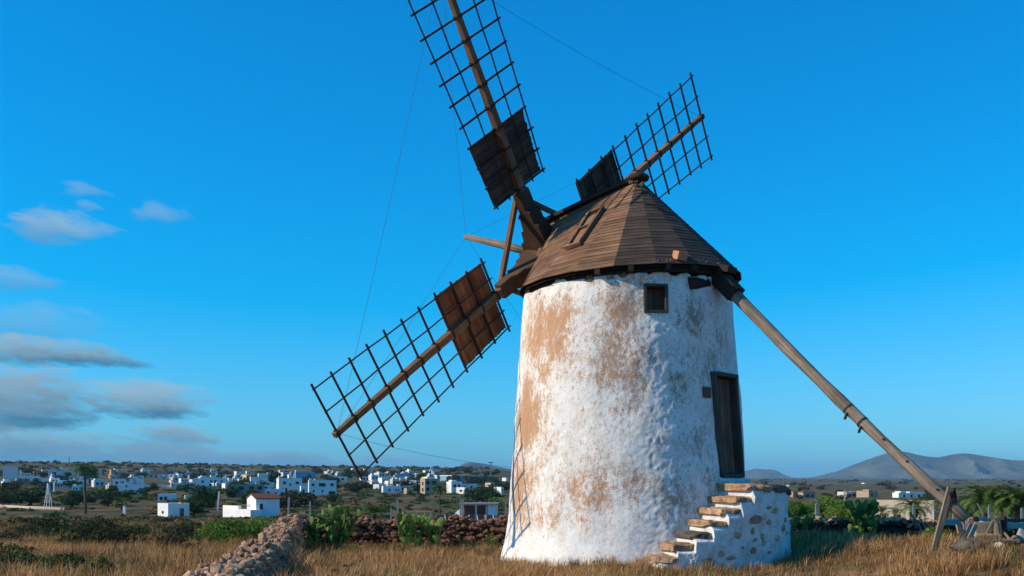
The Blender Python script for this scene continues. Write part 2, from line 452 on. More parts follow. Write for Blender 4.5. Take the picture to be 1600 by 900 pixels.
def terrain(x, y):
    x = np.asarray(x, float); y = np.asarray(y, float)
    r = np.hypot(x, y); t = np.arctan2(x, y)
    w = 1 - smooth(-0.03, 0.06, t)
    w = np.where(np.abs(t) > 1.6, w * smooth(3.1, 2.0, np.abs(t)), w)
    lz = np.interp(r, LY, LZ) + smooth(700, 1700, r) * (1 - smooth(2500, 5000, r)) * np.clip(-t - 0.05, 0, 0.5) * 22
    z = w * lz + (1 - w) * np.interp(r, RY, RZ)
    z = z + 0.40 * (1 - smooth(15, 24, y)) * smooth(2, 8, y) * (1 - smooth(-2.2, 0.3, x)) * (1 - smooth(20, 40, -x))   # the ground rises towards the near stone wall
    z = z + 0.44 * smooth(4.8, 7.6, x) * smooth(14.5, 17.5, y) * (1 - smooth(22.8, 26.3, y)) * (1 - smooth(16, 24, x))   # low terrace under the tail pole
    amp = np.interp(r, [0, 25, 60, 200, 600, 2000, 8000], [0.04, 0.06, 0.25, 0.35, 0.6, 1.6, 3.0])
    s = np.interp(r, [0, 30, 200, 2000, 8000], [0.5, 0.35, 0.06, 0.008, 0.002])
    near = fbm(x * 0.45, y * 0.45, 3.1, 3) * np.where(r < 40, 0.07, 0.0) * smooth(40, 25, r)
    mid = fbm(x * 0.05, y * 0.05, 1.7, 3) * np.interp(r, [0, 35, 80, 400, 1500], [0, 0, .3, .4, .8])
    far = fbm(x * 0.006, y * 0.006, 5.2, 3) * np.interp(r, [0, 500, 1500, 8000], [0, 0, 1.6, 2.5])
    return z + near + mid + far


_gx, _gy = np.meshgrid(np.arange(-18, 18.01, .1), np.arange(8, 40.01, .1))
_near = terrain(_gx, _gy)


def gz(x, y):
    if -17.9 < x < 17.8 and 8.1 < y < 39.8:
        fx, fy = (x + 18) / .1, (y - 8) / .1; i, j = int(fx), int(fy); fx -= i; fy -= j
        return float((_near[j, i] * (1 - fx) + _near[j, i + 1] * fx) * (1 - fy) + (_near[j + 1, i] * (1 - fx) + _near[j + 1, i + 1] * fx) * fy)
    return float(terrain(np.array([x]), np.array([y]))[0])


def ground_D(xp, yp, lo=24.0, hi=2600.0):
    """Distance at which the ground appears on row yp at column xp."""
    D = np.geomspace(lo, hi, 700); X = (xp - 800) / FPX * D
    row = HOR - (terrain(X, D) - EYE) * FPX / D
    k = np.where(row <= yp)[0]
    return float(D[k[0]]) if len(k) else hi


def ground_mat():
    m, nt, b = new_mat("dry_ground"); p = pos(nt); L = nt.links.new
    fine = noise(nt, p, 6, 8, 0.7)
    near = ramp(nt, fine, [(0.25, (0.10, 0.055, 0.026)), (0.5, (0.23, 0.13, 0.06)), (0.75, (0.34, 0.21, 0.10))])
    mid = ramp(nt, noise(nt, p, 0.11, 8, 0.65), [(0.32, (0.035, 0.055, 0.02)), (0.46, (0.075, 0.08, 0.034)), (0.56, (0.17, 0.10, 0.052)), (0.7, (0.25, 0.145, 0.075))])
    mp = N(nt, "ShaderNodeMapping"); mp.inputs["Scale"].default_value = (0.6, 2.2, 1); L(p, mp.inputs[0])
    far = ramp(nt, noise(nt, mp.outputs[0], 0.0075, 9, 0.66), [(0.32, (0.05, 0.06, 0.03)), (0.44, (0.115, 0.10, 0.055)), (0.52, (0.075, 0.08, 0.04)), (0.62, (0.24, 0.165, 0.10)), (0.72, (0.12, 0.10, 0.055))])
    d = N(nt, "ShaderNodeVectorMath", operation='LENGTH'); L(p, d.inputs[0])
    f1 = N(nt, "ShaderNodeMapRange", clamp=True); f1.inputs[1].default_value = 28; f1.inputs[2].default_value = 70; L(d.outputs["Value"], f1.inputs[0])
    f2 = N(nt, "ShaderNodeMapRange", clamp=True); f2.inputs[1].default_value = 450; f2.inputs[2].default_value = 1300; L(d.outputs["Value"], f2.inputs[0])
    c = mixc(nt, f1.outputs[0], near, mid); c = mixc(nt, f2.outputs[0], c, far)
    c = mixc(nt, 0.5, c, ramp(nt, noise(nt, p, 0.7, 6, 0.65), [(0.3, (0.45, 0.47, 0.4)), (0.65, (1, 1, 1))]), 'MULTIPLY')
    L(c, b.inputs["Base Color"]); b.inputs["Roughness"].default_value = 0.98; b.inputs["Specular IOR Level"].default_value = 0.05
    bump(nt, b, fine, 0.7, 0.06)
    return m


M['ground'] = ground_mat()
ang = np.concatenate([np.linspace(-180, -42, 50, endpoint=False), np.linspace(-42, 42, 400, endpoint=False), np.linspace(42, 180, 50, endpoint=False)])
ang = np.radians(ang)
rad = np.concatenate([[0.4, 2, 5, 8, 11], np.geomspace(13, 45, 90), np.geomspace(46, 28000, 210)])
AA, RR = np.meshgrid(ang, rad)
gx, gy = RR * np.sin(AA), RR * np.cos(AA)
gv = np.stack([gx, gy, terrain(gx, gy)], -1).reshape(-1, 3)
na, nr = len(ang), len(rad)
ii, jj = np.meshgrid(np.arange(nr - 1), np.arange(na), indexing='ij')
j2 = (jj + 1) % na
gf = np.stack([ii * na + jj, ii * na + j2, (ii + 1) * na + j2, (ii + 1) * na + jj], -1).reshape(-1, 4)[:, ::-1]
ground = link_mesh("ground", np_mesh("ground", gv, gf, True), M['ground'])
tag(ground, kind="structure")

# ------------------------------------------------------------------ mountains far behind
M['mountain'] = simple("bare_volcanic_slope", (0.03, 0.034, 0.03), (0.075, 0.078, 0.064), 0.004, 1.0, 0.2, 4.0, (0.12, 0.115, 0.092))


def mountain(name, prof, D, depth, seed, flat=None):
    """prof: photograph outline [(x, y)], standing D metres away."""
    n, mrows = 320, 90
    xs = np.array([p[0] for p in prof], float); ys = np.array([p[1] for p in prof], float)
    u = np.linspace(xs[0], xs[-1], n); h = (HOR - np.interp(u, xs, ys)) / FPX * D + 14
    k = np.exp(-0.5 * (np.arange(-9, 10) / 3.5) ** 2); k /= k.sum()
    h = np.convolve(np.pad(h, 9, 'edge'), k, 'valid')
    s = np.linspace(-1, 1, mrows)
    U, S = np.meshgrid(u, s)
    X = (U - 800) / FPX * D; Y = D + S * depth
    # gullies: ridged noise running down the slope
    warp = fbm(X / 500, Y / 500, seed + 4.0, 3) * 160
    g = np.abs(fbm((X + warp * .8) / 210, S * .7 + seed, seed, 4, .45))
    prof_s = np.clip(1 - np.abs(S) ** 1.15, 0, 1)
    hh = np.broadcast_to(h, S.shape)
    Z = hh * prof_s * (1 - 1.0 * np.clip(g * 1.05, 0, .72) * np.clip(np.abs(S) * 2.6, 0, 1)) - 14 - np.abs(S) * 6
    v = np.stack([X, Y, Z], -1).reshape(-1, 3)
    a, bq = np.meshgrid(np.arange(mrows - 1), np.arange(n - 1), indexing='ij')
    f = np.stack([a * n + bq, a * n + bq + 1, (a + 1) * n + bq + 1, (a + 1) * n + bq], -1).reshape(-1, 4)
    o = link_mesh(name, np_mesh(name, v, f, True), M['mountain'])
    return tag(o, kind="structure")


mountain("mountain_range", [(1268, 750), (1300, 739), (1330, 727), (1365, 714), (1395, 704), (1412, 704), (1440, 711), (1466, 714), (1490, 709), (1508, 706), (1530, 710), (1562, 716), (1600, 719), (1650, 712), (1720, 722), (1800, 716), (1900, 735), (1960, 750)], 7600, 850, 2.0)
mountain("table_mountain", [(1120, 748), (1150, 741), (1166, 735), (1180, 732), (1208, 733), (1218, 737), (1230, 747), (1240, 752)], 9500, 700, 5.0)
mountain("table_mountain", [(690, 748), (708, 737), (722, 724), (734, 721), (762, 725), (790, 731), (840, 738), (900, 748)], 6000, 700, 9.0)

# ------------------------------------------------------------------ the windmill
mill = empty("windmill", AX0, "whitewashed conical windmill with wooden cap, lattice sails and long tail pole", "windmill")

DOOR = dict(th=math.radians(53.0), half=0.49, z0=1.70, z1=3.70)
WIN = dict(th=math.radians(7.8), half=0.205, z0=4.80, z1=5.30)
HOLE = dict(th=math.radians(36.2), half=0.085, z0=3.22, z1=3.40)
# tower wall: dense rough skin with recesses for door, window and putlog hole
nth, nz_ = 560, 260
tha = np.linspace(-math.pi, math.pi, nth, endpoint=False); zs = np.linspace(-0.25, TOP, nz_)
TH, ZZ = np.meshgrid(tha, zs)
rr = tower_r(ZZ)
SX, SY = np.sin(TH) * 2.3, np.cos(TH) * 2.3
rough = 0.05 * fbm(SX * 0.8, SY * 0.8, ZZ * 0.6, 3) + (0.004 + .006 * np.exp(-((TH - .22) / .2) ** 2)) * fbm(SX * 3.6, SY * 3.6, ZZ * 2.6 + 7, 4, 0.6) + (0.003 + .006 * np.exp(-((TH - .2) / .2) ** 2)) * fbm(SX * 14, SY * 14, ZZ * 13, 2)
rr = rr + rough
rr = rr + 0.05 * smooth(0.5, 0.0, ZZ)
for q, dep in ((DOOR, 0.34), (WIN, 0.30), (HOLE, 0.18)):
    lat = (TH - q['th']) * tower_r((q['z0'] + q['z1']) / 2)
    ins = (np.abs(lat) < q['half']) & (ZZ > q['z0']) & (ZZ < q['z1'])
    rr = np.where(ins, tower_r(ZZ) - dep, rr)
topjag = 0.06 * fbm(TH[-1] * 6, TH[-1] * 0 + 2, 0, 3)
ZZ = ZZ.copy(); ZZ[-1] += topjag
tx = AX0.x + LEAN * ZZ + rr * np.sin(TH); ty = AX0.y - rr * np.cos(TH)
tv = np.stack([tx, ty, ZZ], -1).reshape(-1, 3)
ii, jj = np.meshgrid(np.arange(nz_ - 1), np.arange(nth), indexing='ij'); j2 = (jj + 1) % nth
tf = np.stack([ii * nth + jj, ii * nth + j2, (ii + 1) * nth + j2, (ii + 1) * nth + jj], -1).reshape(-1, 4)
tower = link_mesh("tower_wall", np_mesh("tower_wall", tv, tf, True), M['plaster'], mill)
tower["label"] = "round whitewashed tower wall with ochre weathered patches"
MB().prism([on_tower(a, TOP - 0.05, 2.0) for a in np.linspace(math.pi, -math.pi, 36, endpoint=False)], (0, 0, 0.03)).build("wall_top", M['darkslab'], mill)


def tangent_frame(th, z, r):
    o = on_tower(th, z, r); n = Vector((math.sin(th), -math.cos(th), 0.078)).normalized(); t = Vector((math.cos(th), math.sin(th), 0)); u = t.cross(n) * -1
    if u.z < 0: u = -u
    return o, n, t, u


# rocks, six shared meshes
def rock_mesh(seed, sub=2, amp=0.22):
    import bmesh
    bm = bmesh.new(); bmesh.ops.create_icosphere(bm, subdivisions=sub, radius=1.0)
    rg = random.Random(seed)
    ax = [Vector((rg.uniform(-1, 1), rg.uniform(-1, 1), rg.uniform(-1, 1))).normalized() for _ in range(9)]
    off = [rg.uniform(0.62, 0.9) for _ in ax]
    for v in bm.verts:
        for a, o in zip(ax, off):
            d = v.co.dot(a)
            if d > o: v.co -= a * (d - o)
        v.co *= 1 + rg.uniform(-0.04, 0.04)
    me = bpy.data.meshes.new("stone"); bm.to_mesh(me); bm.free(); return me


ROCKS = [rock_mesh(i, 1) for i in range(10)]
FINE_ROCKS = [rock_mesh(40 + i, 2) for i in range(6)]


def rock(name, loc, size, mat, parent, rot=None, fine=False, rg=R):
    src = rg.choice(FINE_ROCKS if fine else ROCKS)
    key = src.name + mat.name
    me = bpy.data.meshes.get(key)
    if me is None:
        me = src.copy(); me.name = key; me.materials.clear(); me.materials.append(mat)
    rot = rot or (rg.uniform(0, 6.3), rg.uniform(0, 6.3), rg.uniform(0, 6.3))
    from mathutils import Euler
    Mx = Matrix.Translation(loc) @ Euler(rot).to_matrix().to_4x4() @ Matrix.Diagonal((*size, 1))
    return link_mesh(name, me, None, parent, Mx)


# stones of the wall head under the cap
for th_d, w, h, z in ((-62, .2, .16, 5.36), (-50, .24, .15, 5.42), (-36, .13, .12, 5.5), (-27, .26, .2, 5.46), (-16, .22, .15, 5.44), (-9.5, .2, .2, 5.5), (1, .36, .2, 5.47), (14, .16, .14, 5.5), (24, .3, .16, 5.5), (36, .25, .15, 5.5), (48, .2, .16, 5.5), (60, .24, .16, 5.5), (-74, .22, .16, 5.4), (-86, .22, .16, 5.4)):
    th = math.radians(th_d)
    rock("wall_head_stone", on_tower(th, z, tower_r(z) - 0.05), (w * .52, .10, h * .52), M['lichen'] if th_d in (-27, -9.5) else M['slab'] if th_d in (-16, -36) else M['plaster'], mill, (0, 0, th), True)

# door
o, n, t, u = tangent_frame(DOOR['th'], 2.70, tower_r(2.7))
hw, hh = 0.46, 0.985
def fr(a, b, c): return o + t * a + u * b + n * c      # frame coordinates on the wall
door = MB()
for k in range(4):
    pass
dparts = MB().prism([fr(-hw, -hh, -.22), fr(hw, -hh, -.22), fr(hw, hh, -.22), fr(-hw, hh, -.22)], n * 0.02)
door = dparts.build("door", M['dark'], mill)
nb = 5
for k in range(nb):
    a0 = -hw + .07 + k * (2 * hw - .14) / nb; a1 = a0 + (2 * hw - .14) / nb - .012; dd = R.uniform(0, .008)
    P = [fr(a0, -hh + .06, -.185 + dd), fr(a1, -hh + .06, -.185 + dd), fr(a1, -hh + .06, -.15 + dd), fr(a0, -hh + .06, -.15 + dd), fr(a0, hh - .06, -.185 + dd), fr(a1, hh - .06, -.185 + dd), fr(a1, hh - .06, -.15 + dd), fr(a0, hh - .06, -.15 + dd)]
    MB().hexa(P, 2, .15).build("door_plank", M['doorw'], door)
for p0, p1 in (((-hw, -hh), (-hw, hh)), ((hw, -hh), (hw, hh)), ((-hw - .05, hh), (hw + .05, hh)), ((-hw, -hh), (hw, -hh))):
    MB().beam(fr(p0[0], p0[1], -.10 if p0[1] != p1[1] else -.09), fr(p1[0], p1[1], -.10 if p0[1] != p1[1] else -.09), .075, .20, n).build("door_frame", M['frame'], door)
bevel(MB().prism([fr(-hw - .12, -hh - .16, -.3), fr(hw + .12, -hh - .16, -.3), fr(hw + .12, -hh - .055, -.3), fr(-hw - .12, -hh - .055, -.3)], n * .38).build("door_sill", M['stairwash'], mill), .03)
# window
o, n, t, u = tangent_frame(WIN['th'], 5.05, tower_r(5.05))
win = MB().prism([fr(-.22, -.27, -.27), fr(.22, -.27, -.27), fr(.22, .27, -.27), fr(-.22, .27, -.27)], n * .02).build("window", M['dark'], mill)
for a0, a1 in ((-.19, -.005), (.005, .19)):
    MB().prism([fr(a0, -.24, -.25), fr(a1, -.24, -.25), fr(a1, .24, -.25), fr(a0, .24, -.25)], n * .03).build("shutter", M['doorw'], win)
for p0, p1, w in (((-.205, -.25), (-.205, .25), .05), ((.205, -.25), (.205, .25), .06), ((-.23, .25), (.23, .25), .05), ((-.23, -.25), (.23, -.25), .05)):
    s_ = .0 if p0[1] != p1[1] else .006
    MB().beam(fr(*p0, -.13 + s_), fr(*p1, -.13 + s_), w, .26, n).build("window_frame", M['frame'], win)
# small square vent beside the door
o, n, t, u = tangent_frame(HOLE['th'], 3.31, tower_r(3.31))
MB().prism([fr(-.095, -.1, -.12), fr(.095, -.1, -.12), fr(.095, .1, -.12), fr(-.095, .1, -.12)], n * .1).build("vent_block", M['doorw'], mill)

# staircase wrapped round the foot of the tower
stair_in, stair_out = 2.38, 3.27
TH0, DTH, RISE = math.radians(4.0), math.radians(5.85), 0.213
steps = []
for k in range(7):
    a0 = TH0 + k * DTH
    steps.append((a0, 0.075 + (k + 1) * RISE))
END = math.radians(112)


def stair_out_r(th, z):
    x = np.sin(th) * 3.2; y = np.cos(th) * 3.2
    return stair_out + 0.05 * (1 - z / 1.6) + 0.045 * fbm(x * 1.6, y * 1.6, z * 1.6, 3) + 0.022 * fbm(x * 6, y * 6, z * 6, 3)


def stair_top(th):
    zt = np.full_like(th, 0.1)
    for k, (a0, zt_) in enumerate(steps): zt = np.where(th >= a0 + 0.006, zt_ - 0.12, zt)
    return np.where(th > steps[-1][0] + DTH * 3.2, 1.44 - 0.05 * smooth(1.1, 1.9, th), zt)


# outer skin + top of the stair body
nS, nV = 420, 46
tS = np.linspace(TH0, END, nS); vS = np.linspace(0, 1, nV)
T2, V2 = np.meshgrid(tS, vS)
zt = stair_top(T2); Z2 = -0.25 + (zt + 0.25) * V2
R2 = stair_out_r(T2, Z2) - 0.05 * smooth(0.93, 1.0, V2)
sv = [np.stack([AX0.x + R2 * np.sin(T2), AX0.y - R2 * np.cos(T2), Z2], -1).reshape(-1, 3)]
topi = np.stack([AX0.x + stair_in * np.sin(tS), AX0.y - stair_in * np.cos(tS), stair_top(tS)], -1)
sv.append(topi)
# end caps (two columns: start and end)
ii, jj = np.meshgrid(np.arange(nV - 1), np.arange(nS - 1), indexing='ij')
sf = [np.stack([ii * nS + jj, ii * nS + jj + 1, (ii + 1) * nS + jj + 1, (ii + 1) * nS + jj], -1).reshape(-1, 4)]
base = nV * nS; jt = np.arange(nS - 1)
sf.append(np.stack([(nV - 1) * nS + jt, (nV - 1) * nS + jt + 1, base + jt + 1, base + jt], -1))
sv = np.concatenate(sv); sf = np.concatenate(sf)
stair = link_mesh("staircase", np_mesh("staircase", sv, sf, False), M['stairwash'], mill)
for th in (TH0, END):
    cp = MB(); zt_ = float(stair_top(np.array([th]))[0]); ro = float(stair_out_r(np.array(th), np.array(zt_)))
    cp.v = [(AX0.x + r * math.sin(th), AX0.y - r * math.cos(th), z) for r, z in ((stair_in, -.25), (ro, -.25), (ro - .04, zt_), (stair_in, zt_))]
    cp.quadface((0, 1, 2, 3)); cp.build("end_wall", M['stairwash'], stair)


def arc_block(a0, a1, r0, r1, z0, z1, n=5, jit=0.0, rg=R):
    """Rough hewn slab following the curve of the stair."""
    mb = MB(); na_, nb_ = 9, 16; sd = rg.uniform(0, 50)
    ring = []
    for k in range(nb_):                      # rounded rectangle section (radius, height)
        a_ = TAU * (k + .5) / nb_; cx_, cz_ = math.cos(a_), math.sin(a_); p_ = 5.0
        ring.append((math.copysign(abs(cx_) ** (2 / p_), cx_), math.copysign(abs(cz_) ** (2 / p_), cz_)))
    for i in range(na_):
        f = i / (na_ - 1); th = a0 + (a1 - a0) * f; sh = 1 - .10 * (abs(2 * f - 1) ** 6)
        for cx_, cz_ in ring:
            r = (r0 + r1) / 2 + cx_ * (r1 - r0) / 2 * (sh if cx_ > 0 else 1); z = (z0 + z1) / 2 + cz_ * (z1 - z0) / 2 * sh
            d1 = float(vnoise(np.array(th * 19 + sd), np.array(r * 6), np.array(z * 11))); d2 = float(vnoise(np.array(th * 50 + sd), np.array(r * 17), np.array(z * 30)))
            th_ = th + (d1 * .7 + d2 * .4) * jit * .5 * (1 if i in (0, na_ - 1) else .3) / 3
            r += (d1 + d2 * .5) * jit * 1.3; z += (d1 * .6 - d2 * .5) * jit * .8
            mb.v.append((AX0.x + r * math.sin(th_), AX0.y - r * math.cos(th_), z))
    for i in range(na_ - 1):
        for k in range(nb_):
            k2 = (k + 1) % nb_; mb.quadface((i * nb_ + k, i * nb_ + k2, i * nb_ + nb_ + k2, i * nb_ + nb_ + k))
    mb.quadface(list(range(nb_))[::-1]); e = (na_ - 1) * nb_; mb.quadface(list(range(e, e + nb_)))
    return mb


for k, (a0, zt_) in enumerate(steps):
    dark = k == 2
    ov = R.uniform(-.012, .02)
    b_ = arc_block(a0 - .012 + ov * .3, a0 + DTH * R.uniform(1.35, 1.6), stair_in, stair_out + .015 + ov, zt_ - .135, zt_ + R.uniform(-.015, .015), 5, .05).build("step", M['darkslab'] if dark else M['slab'], stair)
    if dark: b_["label"] = "darkened third step"
# landing slabs
a = steps[-1][0] + DTH * 1.2
for k, (w, dz, dr) in enumerate(((.115, .0, .0), (.22, -.005, .01), (.16, -.01, -.03), (.18, -.075, .03), (.2, -.08, .0), (.15, -.1, .02))):
    arc_block(a, a + w, stair_in, stair_out + .02 + dr, 1.41 + dz - .02, 1.55 + dz, 4, .022).build("landing_slab", M['darkslab'] if k else M['slab'], stair)
    a += w + .012
# field stones showing through the whitewash of the stair
for zx, zy, w, h in ((1000, 405, 110, 80), (1120, 425, 70, 50), (855, 545, 65, 70), (980, 500, 34, 60), (1065, 560, 36, 66), (1085, 612, 34, 42), (985, 675, 54, 52), (1000, 582, 34, 30), (1212, 480, 36, 66), (1185, 565, 40, 56), (690, 705, 68, 50), (792, 740, 100, 36), (600, 772, 98, 78), (1182, 330, 70, 60), (1242, 410, 20, 50), (1252, 530, 16, 44), (205, 830, 70, 36), (1130, 300, 40, 30), (890, 650, 26, 24), (1120, 690, 30, 24)):
    ix, iy = 1000 + zx / 5.625, 740 + zy / 5.625
    best = min(np.linspace(TH0 + .02, math.radians(97), 400), key=lambda th: abs((AX0.x + stair_out * math.sin(th)) / (AX0.y - stair_out * math.cos(th)) - (ix - 800) / FPX) + (0 if th < 1.45 else 9))
    D = AX0.y - stair_out * math.cos(best); z = EYE - (iy - HOR) / FPX * D
    if ix > 1215: best += .1
    r = float(stair_out_r(np.array(best), np.array(z)))
    stretch = 1 / max(math.cos(best + .1), .35)
    nrm = Vector((math.sin(best), -math.cos(best), .03)); tt_ = Vector((math.cos(best), math.sin(best), 0)); cc_ = Vector((AX0.x + (r - .03) * math.sin(best), AX0.y - (r - .03) * math.cos(best), z))
    hw_, hh_ = w / 5.625 / 2 / FPX * D * stretch, h / 5.625 / 2 / FPX * D
    sb = MB(); nq = 11; jr = [R.uniform(.78, 1.2) for _ in range(nq)]; tilt = R.uniform(-.4, .4)
    for lev, (sc, off) in enumerate(((1.08, .0), (1.0, .045), (.72, .062))):
        for k in range(nq):
            a_ = TAU * k / nq; ux, uz = math.cos(a_) * jr[k] * sc * hw_, math.sin(a_) * jr[(k * 3) % nq] * sc * hh_
            sb.v.append(tuple(cc_ + tt_ * (ux + uz * tilt) + Vector((0, 0, uz)) + nrm * (off + R.uniform(-.006, .006))))
    for lev in (0, 1):
        for k in range(nq): k2 = (k + 1) % nq; sb.quadface((lev * nq + k, lev * nq + k2, lev * nq + nq + k2, lev * nq + nq + k))
    sb.quadface([2 * nq + k for k in range(nq)])
    sb.build("stone", M['setstone'], stair)

# ---- cap
RIM, APEX_M, APEX_Z = 2.30, -0.25, 7.80
CAPX = AX0 + Vector((LEAN * 5.6, 0, 0))


def cap_pt(m, k, z): return CAPX + H * m + C * k + Vector((0, 0, z))


def rim(adeg, r=RIM):
    a = math.radians(adeg); m, k = r * math.cos(a), r * math.sin(a)
    return cap_pt(m, k, 5.63 - 0.045 * m - 0.028 * k)


def ridge(m): return cap_pt(m, 0, APEX_Z + (7.33 - APEX_Z) * (m - APEX_M) / (2.17 - APEX_M))


RIDGE_M = {20: 2.17, 40: 1.86, 60: 1.46, 80: 0.98, 100: 0.02, 120: -.2}
top_of = lambda a: ridge(RIDGE_M.get(abs(a), APEX_M)) if abs(a) <= 120 else ridge(APEX_M)
ang_list = list(range(20, 360, 20)) 
sgn = lambda a: a if a <= 180 else a - 360
roof = MB()
for i in range(len(ang_list) - 1):
    a, b_ = sgn(ang_list[i]), sgn(ang_list[i + 1])
    dn = Vector((0, 0, -.05))
    P = [rim(a, RIM - .05) + dn, rim(b_, RIM - .05) + dn, top_of(b_) + dn, top_of(a) + dn]
    bq = len(roof.v); roof.v += [tuple(p) for p in P]; roof.quadface((bq, bq + 1, bq + 2, bq + 3))
roof = roof.build("cap_roof", M['eave'], mill)
roof["label"] = "faceted conical wooden cap clad in weathered brown boards"
ROWS = 28
hidden = MB()
for i in range(len(ang_list) - 1):
    a, b_ = sgn(ang_list[i]), sgn(ang_list[i + 1])
    A, B, Tb, Ta = rim(a), rim(b_), top_of(b_), top_of(a)
    nn = (B - A).cross((Ta + Tb) / 2 - A)
    nn = nn if nn.length > 1e-6 else Vector((0, 0, 1)); nn.normalize()
    if nn.z < 0: nn = -nn
    seen = 20 <= ang_list[i] <= 200
    for j in range(ROWS):
        v0, v1 = j / ROWS, min((j + 1.2) / ROWS, 1.0)
        lo, hi = .0095 + R.uniform(-.003, .004), .002
        j0, j1 = R.uniform(-.006, .006), R.uniform(-.006, .006)
        e = lambda S, E, v: S.lerp(E, v)
        p0, p1 = e(A, Ta, v0 + j0 * .3), e(B, Tb, v0 + j1 * .3); q0, q1 = e(A, Ta, v1), e(B, Tb, v1)
        P = [p0 + nn * (lo - .018), q0 + nn * (hi - .015), q0 + nn * hi, p0 + nn * lo, p1 + nn * (lo - .018), q1 + nn * (hi - .015), q1 + nn * hi, p1 + nn * lo]
        if (p0 - p1).length < .03: continue
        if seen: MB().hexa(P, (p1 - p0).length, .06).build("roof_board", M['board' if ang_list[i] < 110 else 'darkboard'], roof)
        else: hidden.hexa(P, (p1 - p0).length, .06)
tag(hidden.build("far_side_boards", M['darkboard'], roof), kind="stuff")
# eave ring (dark timber curb under the boards)
for i in range(len(ang_list) - 1):
    a, b_ = sgn(ang_list[i]), sgn(ang_list[i + 1])
    d_ = Vector((0, 0, -.075))
    MB().beam(rim(a, RIM - .2) + d_, rim(b_, RIM - .2) + d_, .1, .10).build("curb_timber", M['eave'], roof)
# ridge board and crown
for sx in (1,):
    MB().beam(ridge(APEX_M - .02) + Vector((0, 0, .045)), ridge(2.26) + Vector((0, 0, .045)), .26, .07).build("ridge_board", M['eave'], roof)
MB().beam(rim(20, RIM + .03) + Vector((0, 0, .02)), ridge(2.2) + Vector((0, 0, .0)), .09, .05, C).build("barge_board", M['board'], roof)
MB().beam(rim(-20, RIM + .03) + Vector((0, 0, .02)), ridge(2.2) + Vector((0, 0, .0)), .09, .05, C).build("barge_board", M['board'], roof)
crown = MB()
cpt = ridge(APEX_M)
crown.tube([cpt + Vector((0, 0, -.02)), cpt + Vector((0, 0, .05)), cpt + Vector((0, 0, .10)), cpt + Vector((0, 0, .13))], [.2, .22, .17, .06], 14)
crown.build("crown", M['eave'], roof, True)
for k in range(16):
    rock("moss_tuft", cpt + Vector((R.uniform(-.2, .16), -.13 + R.uniform(-.12, .02), R.uniform(-.2, -.06))), (.035, .03, .04), M['lichen'], roof)
# gable front (behind the sails)
g0 = [rim(20, RIM - .1), rim(-20, RIM - .1), ridge(2.1) - Vector((0, 0, .05))]
gb = MB(); 
for k in range(8):
    f0, f1 = k / 8, (k + .95) / 8
    A0, A1 = g0[0].lerp(g0[1], f0), g0[0].lerp(g0[1], f1)
    tz = lambda f: g0[0].lerp(g0[2], f * 2) if f < .5 else g0[2].lerp(g0[1], f * 2 - 1)
    MB().prism([A0, A1, tz(f1), tz(f0)], H * .04).build("gable_board", M['eave'], roof)
# hatch on the sunny flank of the cap
A, B, Tb, Ta = rim(80), rim(100), top_of(100), top_of(80)
fl = lambda uu, vv, off=0.0: (A.lerp(B, uu)).lerp(Ta.lerp(Tb, uu), vv) + NF * off
NF = (B - A).cross((Ta + Tb) / 2 - A).normalized(); NF = NF if NF.z > 0 else -NF
hatch = MB().prism([fl(.36, .34, .02), fl(.62, .34, .02), fl(.68, .71, .02), fl(.36, .71, .02)], NF * .028).build("hatch", M['board'], roof)
for uu0, uu1 in ((.33, .30), (.66, .72)):
    MB().beam(fl(uu0, .31, .05), fl(uu1, .74, .05), .055, .10, NF).build("hatch_rail", M['board'], roof)
for vv, e0, e1 in ((.31, .24, .72), (.53, .33, .68), (.735, .30, .74)):
    MB().beam(fl(e0, vv, .065), fl(e1, vv, .065), .05, .075, NF).build("hatch_crossbar", M['board'], roof)
# clay block lying on the eave and a crust of debris
bl = rim(153, RIM - .12) + Vector((0, 0, .16))
bm_ = MB().box(bl, (.22, .2, .16), .5, .25, .1)
bevel(bm_.build("clay_block", M['brick'], mill), .012)
for k in range(26):
    p = rim(R.uniform(138, 178), RIM - R.uniform(.03, .14)) + Vector((0, 0, .06))
    rock("eave_debris", p, (R.uniform(.015, .04), R.uniform(.015, .03), .018), M['lichen'], roof)
for adeg, ln in ((128, .3), (112, .25), (146, .35), (160, .3)):
    MB().beam(rim(adeg, 1.7) + Vector((0, 0, -.1)), rim(adeg, RIM - .02) + Vector((0, 0, -.06)), .1, .1).build("eave_block", M['eave'], roof)

# ---- tail pole
TAIL = -H
tp0 = cap_pt(-1.7, 0, 6.02); pole_end = Vector((7.42, 17.78, 1.02))
d_ = (pole_end - tp0)
pts = [tp0 + d_ * f + Vector((0, 0, -0.10 * math.sin(math.pi * f))) for f in np.linspace(0, 1, 15)]
pole = MB().tube(pts, [.118 - .0018 * i + .006 * math.sin(i * 1.7) for i in range(15)], 10, .06).build("tail_pole", M['pole'], mill, True)
sl0, sl1 = tp0 + d_ * .02 + Vector((0, 0, .0)), tp0 + d_ * .165 + Vector((0, 0, -.03))
MB().beam(sl0, sl1, .31, .29).build("pole_socket", M['eave'], pole)
MB().beam(cap_pt(-2.0, .0, 5.80), cap_pt(-2.46, .0, 5.66), .3, .12).build("socket_plate", M['eave'], pole)
MB().tube([cap_pt(-2.0, .75, 5.36), cap_pt(-2.0, .2, 5.42)], .12, 10).build("socket_log", M['eave'], pole)
for f in (.605, .655):
    q = tp0 + d_ * f + Vector((0, 0, -0.10 * math.sin(math.pi * f)))
    dn = d_.normalized(); MB().tube([q - dn * .018, q + dn * .018], .113, 12).build("iron_band", M['iron'], pole)
    MB().beam(q + Vector((-.05, -.08, -.08)), q + Vector((-.10, -.1, -.19)), .035, .035).build("iron_hook", M['iron'], pole)
